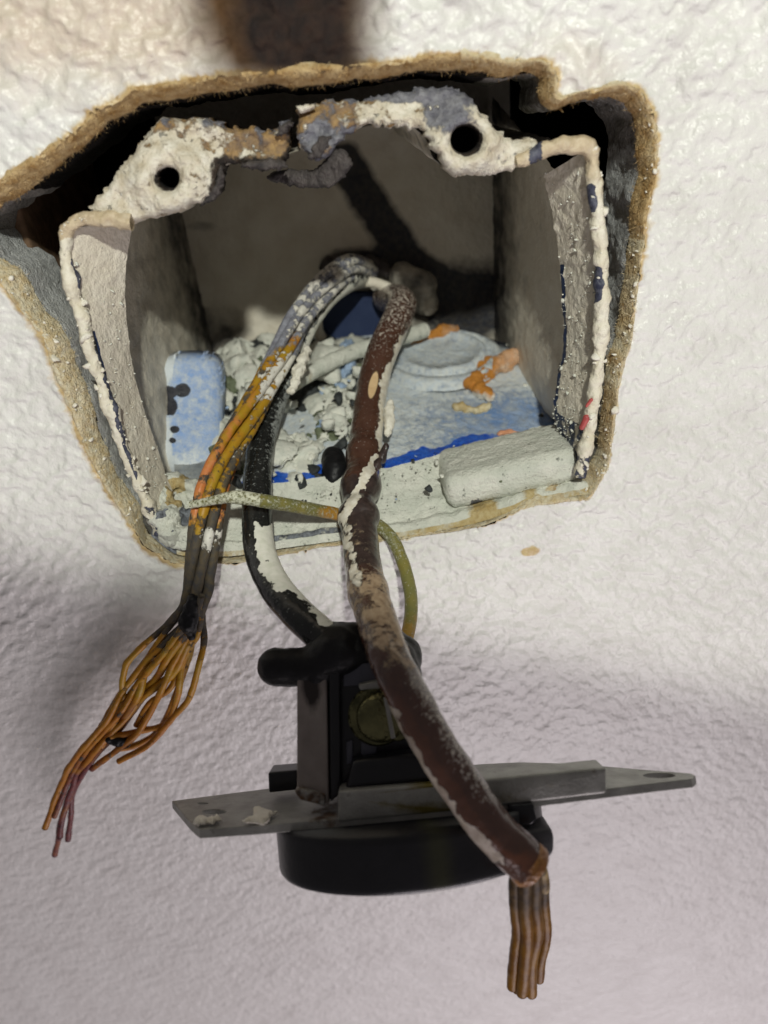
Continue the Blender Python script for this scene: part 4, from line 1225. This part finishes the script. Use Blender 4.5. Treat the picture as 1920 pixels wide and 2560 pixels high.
def plate(name, outline, holes, z, th, mat, parent, attrs):
    bm = bmesh.new()
    loops = [resample(np.array(outline, float), 160, False, True)]
    for hx, hy, rx, ry in holes:
        a = np.linspace(0, 2 * math.pi, 28, endpoint=False)
        loops.append(np.c_[hx + rx * np.cos(a), hy + ry * np.sin(a)])
    for lp in loops:
        lp3 = LZ(lp[:, 0], lp[:, 1], np.full(len(lp), z))
        vs = [bm.verts.new(p) for p in lp3]
        for k in range(len(vs)):
            bm.edges.new((vs[k], vs[(k + 1) % len(vs)]))
    bmesh.ops.triangle_fill(bm, edges=list(bm.edges), use_beauty=True, use_dissolve=False)
    r = bmesh.ops.extrude_face_region(bm, geom=list(bm.faces))
    for e in r['geom']:
        if isinstance(e, bmesh.types.BMVert):
            e.co.z -= th
    bmesh.ops.recalc_face_normals(bm, faces=bm.faces)
    rim_e = [e for e in bm.edges if len(e.link_faces) == 2 and e.calc_face_angle(0) > .6 and abs(e.verts[0].co.z - e.verts[1].co.z) < 1e-6]
    bmesh.ops.bevel(bm, geom=rim_e, offset=.00018, segments=2, profile=.5, affect='EDGES')
    bm.verts.index_update()
    v = np.array([x.co[:] for x in bm.verts])
    f = [[q.index for q in p.verts] for p in bm.faces]
    bm.free()
    return mesh(name, v, f, mat, parent, attrs(v), False, True)


def strap_attr(v):
    wv = v @ Rm.T + O0
    x, y = px_of(wv)
    return {'rust': .02 + .6 * blobm(x, y, 815, 2052, 40, 16) + .25 * blobm(x, y, 535, 2028, 34, 8), 'olive': 0 * x}


strap = plate('mounting_strap', STRAP, [(1648, 1938, 40, 6.5), (536, 2029, 30, 6), (508, 2008, 14, 2.5)], 0., .0016, M['steel'], out, strap_attr)
yb_ = float(LZ(848, 2046, 0.)[1]) - .0008


def poly(pts, y):
    a = np.array(pts, float)
    return LY(a[:, 0], a[:, 1], np.full(len(a), y))


BAR = [(845, 1978), (1180, 1952), (1516, 1919), (1517, 1984), (1180, 2024), (845, 2057)]
fr = poly(BAR, yb_)
prism('channel_bar', fr, fr + np.array([0, .006, 0]), M['steel'], out, .0005, attrs=lambda v: {'rust': .2 + 0 * v[:, 0], 'olive': .9 * np.exp(-((v[:, 0] - LY(1085, 1980, yb_)[0]) / .005) ** 2)})
yp = yb_ + .004
POST = [(742, 1690), (817, 1690), (823, 2012), (742, 1992)]
fr = poly(POST, yp)
post = prism('bracket_post', fr, fr + np.array([0, .009, 0]), M['post'], out, .0004, attrs=lambda v: {'soot_shade': 1.1 * np.exp(-((v[:, 0] - LY(782, 1760, yp)[0]) / .0017) ** 2) * sstep(LY(782, 1800, yp)[2], LY(782, 1755, yp)[2], v[:, 2])})
fr = poly([(735, 1978), (748, 1970), (812, 1990), (812, 2016), (750, 2000)], yp - .0014)
prism('bracket_foot', fr, fr + np.array([0, .0025, 0]), M['steel'], out, .0003, attrs=lambda v: {'rust': .5 + 0 * v[:, 0], 'olive': 0 * v[:, 0]})
fr = poly([(670, 1932), (745, 1926), (745, 1975), (672, 1983)], yp + .010)
prism('side_nub', fr, fr + np.array([0, .006, 0]), M['bakelite'], out, .0004, attrs=lambda v: {'olive': 0 * v[:, 0]})
yk = yp + .001
BODY = [(816, 1600), (1018, 1600), (1032, 1660), (1060, 1958), (840, 1990), (822, 2010)]
fr = poly(BODY, yk)
body = prism('outlet_body', fr, fr + np.array([0, .020, 0]), M['bakelite'], out, .0010, attrs=lambda v: {'olive': .3 * (v[:, 0] > .012)})
fr = poly([(822, 1640), (850, 1640), (852, 1985), (826, 2006)], yk - .0016)
prism('edge_rib', fr, fr + np.array([0, .004, 0]), M['bakelite'], out, .0004, attrs=lambda v: {'olive': 0 * v[:, 0]})
for nm_, pts in (('face_plate', [(858, 1662), (945, 1656), (945, 1712), (858, 1716)]), ('vent_slot', [(865, 1854), (882, 1850), (882, 1908), (866, 1912)]), ('vent_slot', [(903, 1846), (946, 1842), (940, 1884), (903, 1892)])):
    fr = poly(pts, yk - .0006)
    prism(nm_, fr, fr + np.array([0, .002, 0]), M['greyplastic'], body, .0002)
fr = poly([(880, 1900), (1060, 1880), (1120, 1955), (860, 1985)], yk - .0035)
prism('lower_block', fr, fr + np.array([0, .006, 0]), M['bakelite'], out, .0012, attrs=lambda v: {'olive': 0 * v[:, 0]})
# terminal screw
sc_c = LY(945, 1787, yk - .0004)


def lathe(name, c, profile, k, mat, parent, attrs=None, tilt=0):
    v = []
    for r, d in profile:
        for a in np.linspace(0, 2 * math.pi, k, endpoint=False):
            v.append((c[0] + r * math.cos(a), c[1] - d, c[2] + r * math.sin(a)))
    f = grid_faces(len(profile), k, False, True).tolist()
    f.append([(len(profile) - 1) * k + i for i in range(k)])
    o = mesh(name, np.array(v), f, mat, parent, attrs, True, True)
    o.data.set_sharp_from_angle(angle=math.radians(40))
    return o


wsh = lathe('screw_washer', sc_c, [(.0054, 0), (.0054, .0009), (.0050, .0013), (.0043, .0013)], 48, M['brass'], out)
scr = lathe('terminal_screw', sc_c + np.array([.0006, -.0012, 0]), [(.0044, 0), (.0044, .0016), (.0040, .0022), (.003, .0025), (.001, .0026)], 48, M['brass'], out)
q = sc_c + np.array([.0010, -.0040, 0])
prism('screw_slot', [q + np.array(d) for d in ((.0004, 0, .0036), (.0012, 0, .0036), (.0018, 0, -.0036), (.0010, 0, -.0036))], [q + np.array(d) for d in ((.0004, .001, .0036), (.0012, .001, .0036), (.0018, .001, -.0036), (.0010, .001, -.0036))], M['steel'], scr, .0001, attrs=lambda v: {'rust': 0 * v[:, 0], 'olive': 0 * v[:, 0]})
fr = poly([(895, 1712), (940, 1703), (960, 1710), (950, 1722), (900, 1726)], yk - .003)
prism('terminal_clip', fr, fr + np.array([0, .003, 0]), M['steel'], out, .0003, attrs=lambda v: {'rust': 0 * v[:, 0], 'olive': 0 * v[:, 0]})
fr = poly([(985, 1815), (1030, 1812), (1036, 1835), (1000, 1855), (978, 1850)], yk - .002)
prism('terminal_tab', fr, fr + np.array([0, .002, 0]), M['brass'], out, .0003)


def lc(px, py, y):
    return tuple(LY(px, py, y))


yh = yk + .002
blob('rubber_hood', [(lc(850, 1650, yh + .002), lc(960, 1640, yh + .002), .0034, .0040), (lc(800, 1640, yh), lc(850, 1610, yh + .001), .0036, .0044), (lc(692, 1668, yh), lc(790, 1668, yh), .0038, .0040), (lc(790, 1668, yh), lc(848, 1630, yh), .0040, .0056), (lc(835, 1618, yh + .002), lc(960, 1620, yh + .002), .0052, .0050), (lc(845, 1585, yh + .002), lc(846, 1575, yh + .002), .0022, .0014), (lc(870, 1600, yh + .003), lc(1000, 1640, yh + .003), .0036, .0044), (lc(795, 1690, yh - .001), lc(806, 1700, yh - .001), .0028, .0024), (lc(1000, 1640, yh), lc(1015, 1690, yh), .003, .003)], M['rubber'], out, .0004, .0005, 130, 4, local=True, squash=14)
# round face below the strap
fc = LZ(1020, 2030, -.0016)
fcx, fcy = float(fc[0]), float(LZ(900, 2000, 0.)[1])
prf = [(.2, -.0014), (1, -.0014), (1, -.0030), (1, -.0060), (1, -.0085), (1, -.0098), (.994, -.0104), (.98, -.0109), (.95, -.0111), (.3, -.0111), (.01, -.0111)]
v = []
for rs, z in prf:
    for a in np.linspace(0, 2 * math.pi, 128, endpoint=False):
        v.append((fcx + .0247 * rs * math.cos(a), fcy + .0165 * rs * math.sin(a), z))
v = np.array(v)
fo = mesh('outlet_face', v, grid_faces(len(prf), 128, False, True), M['bakelite'], out, {'olive': .8 * np.exp(-((v[:, 0] - .0135) / .0022) ** 2)}, True, True)  # olive band is a reflection painted down the disc
yr = fcy - .0105
fr = poly([(1300, 2078), (1375, 2070), (1386, 2085), (1386, 2130), (1370, 2152), (1310, 2156)], yr)
prism('face_tab', fr, fr + np.array([0, .008, 0]), layered('grey_tab_plastic', (.075, .075, .08), (.05, .05, .055), 250, 4, .5, bumps=[(700, .3)]), out, .0008)
fr = poly([(1272, 2012), (1333, 2008), (1345, 2050), (1330, 2064), (1272, 2066)], yr)
prism('retaining_clip', fr, fr + np.array([0, .008, 0]), M['bakelite'], out, .0005, attrs=lambda v: {'olive': 0 * v[:, 0]})
# two white chips lying on the strap
for k, (pts, lab) in enumerate((([(484, 2044), (500, 2040), (520, 2044), (540, 2040), (550, 2050), (530, 2056), (500, 2058), (486, 2054)], 'thin cream paint flake near the left end of the metal strap'), ([(604, 2052), (632, 2044), (636, 2024), (650, 2020), (690, 2032), (672, 2038), (668, 2054), (640, 2056)], 'white curled paint flake on the metal strap left of the bracket post'))):
    o = relief('paint_flake', pts, lambda px, py: LZ(px, py, np.full(len(px), .0008)) @ Rm.T + O0, .0003, M['chipwhite'], None, 2, .0005, 6, (), .0003, 500, 80 + k, nrm=tuple(Rm @ np.array([0, 0, 1.])), rough_edge=4)
    tag(o, lab, 'paint flake')
print('verts', sum(len(o.data.vertices) for o in SC.objects if o.type == 'MESH'))
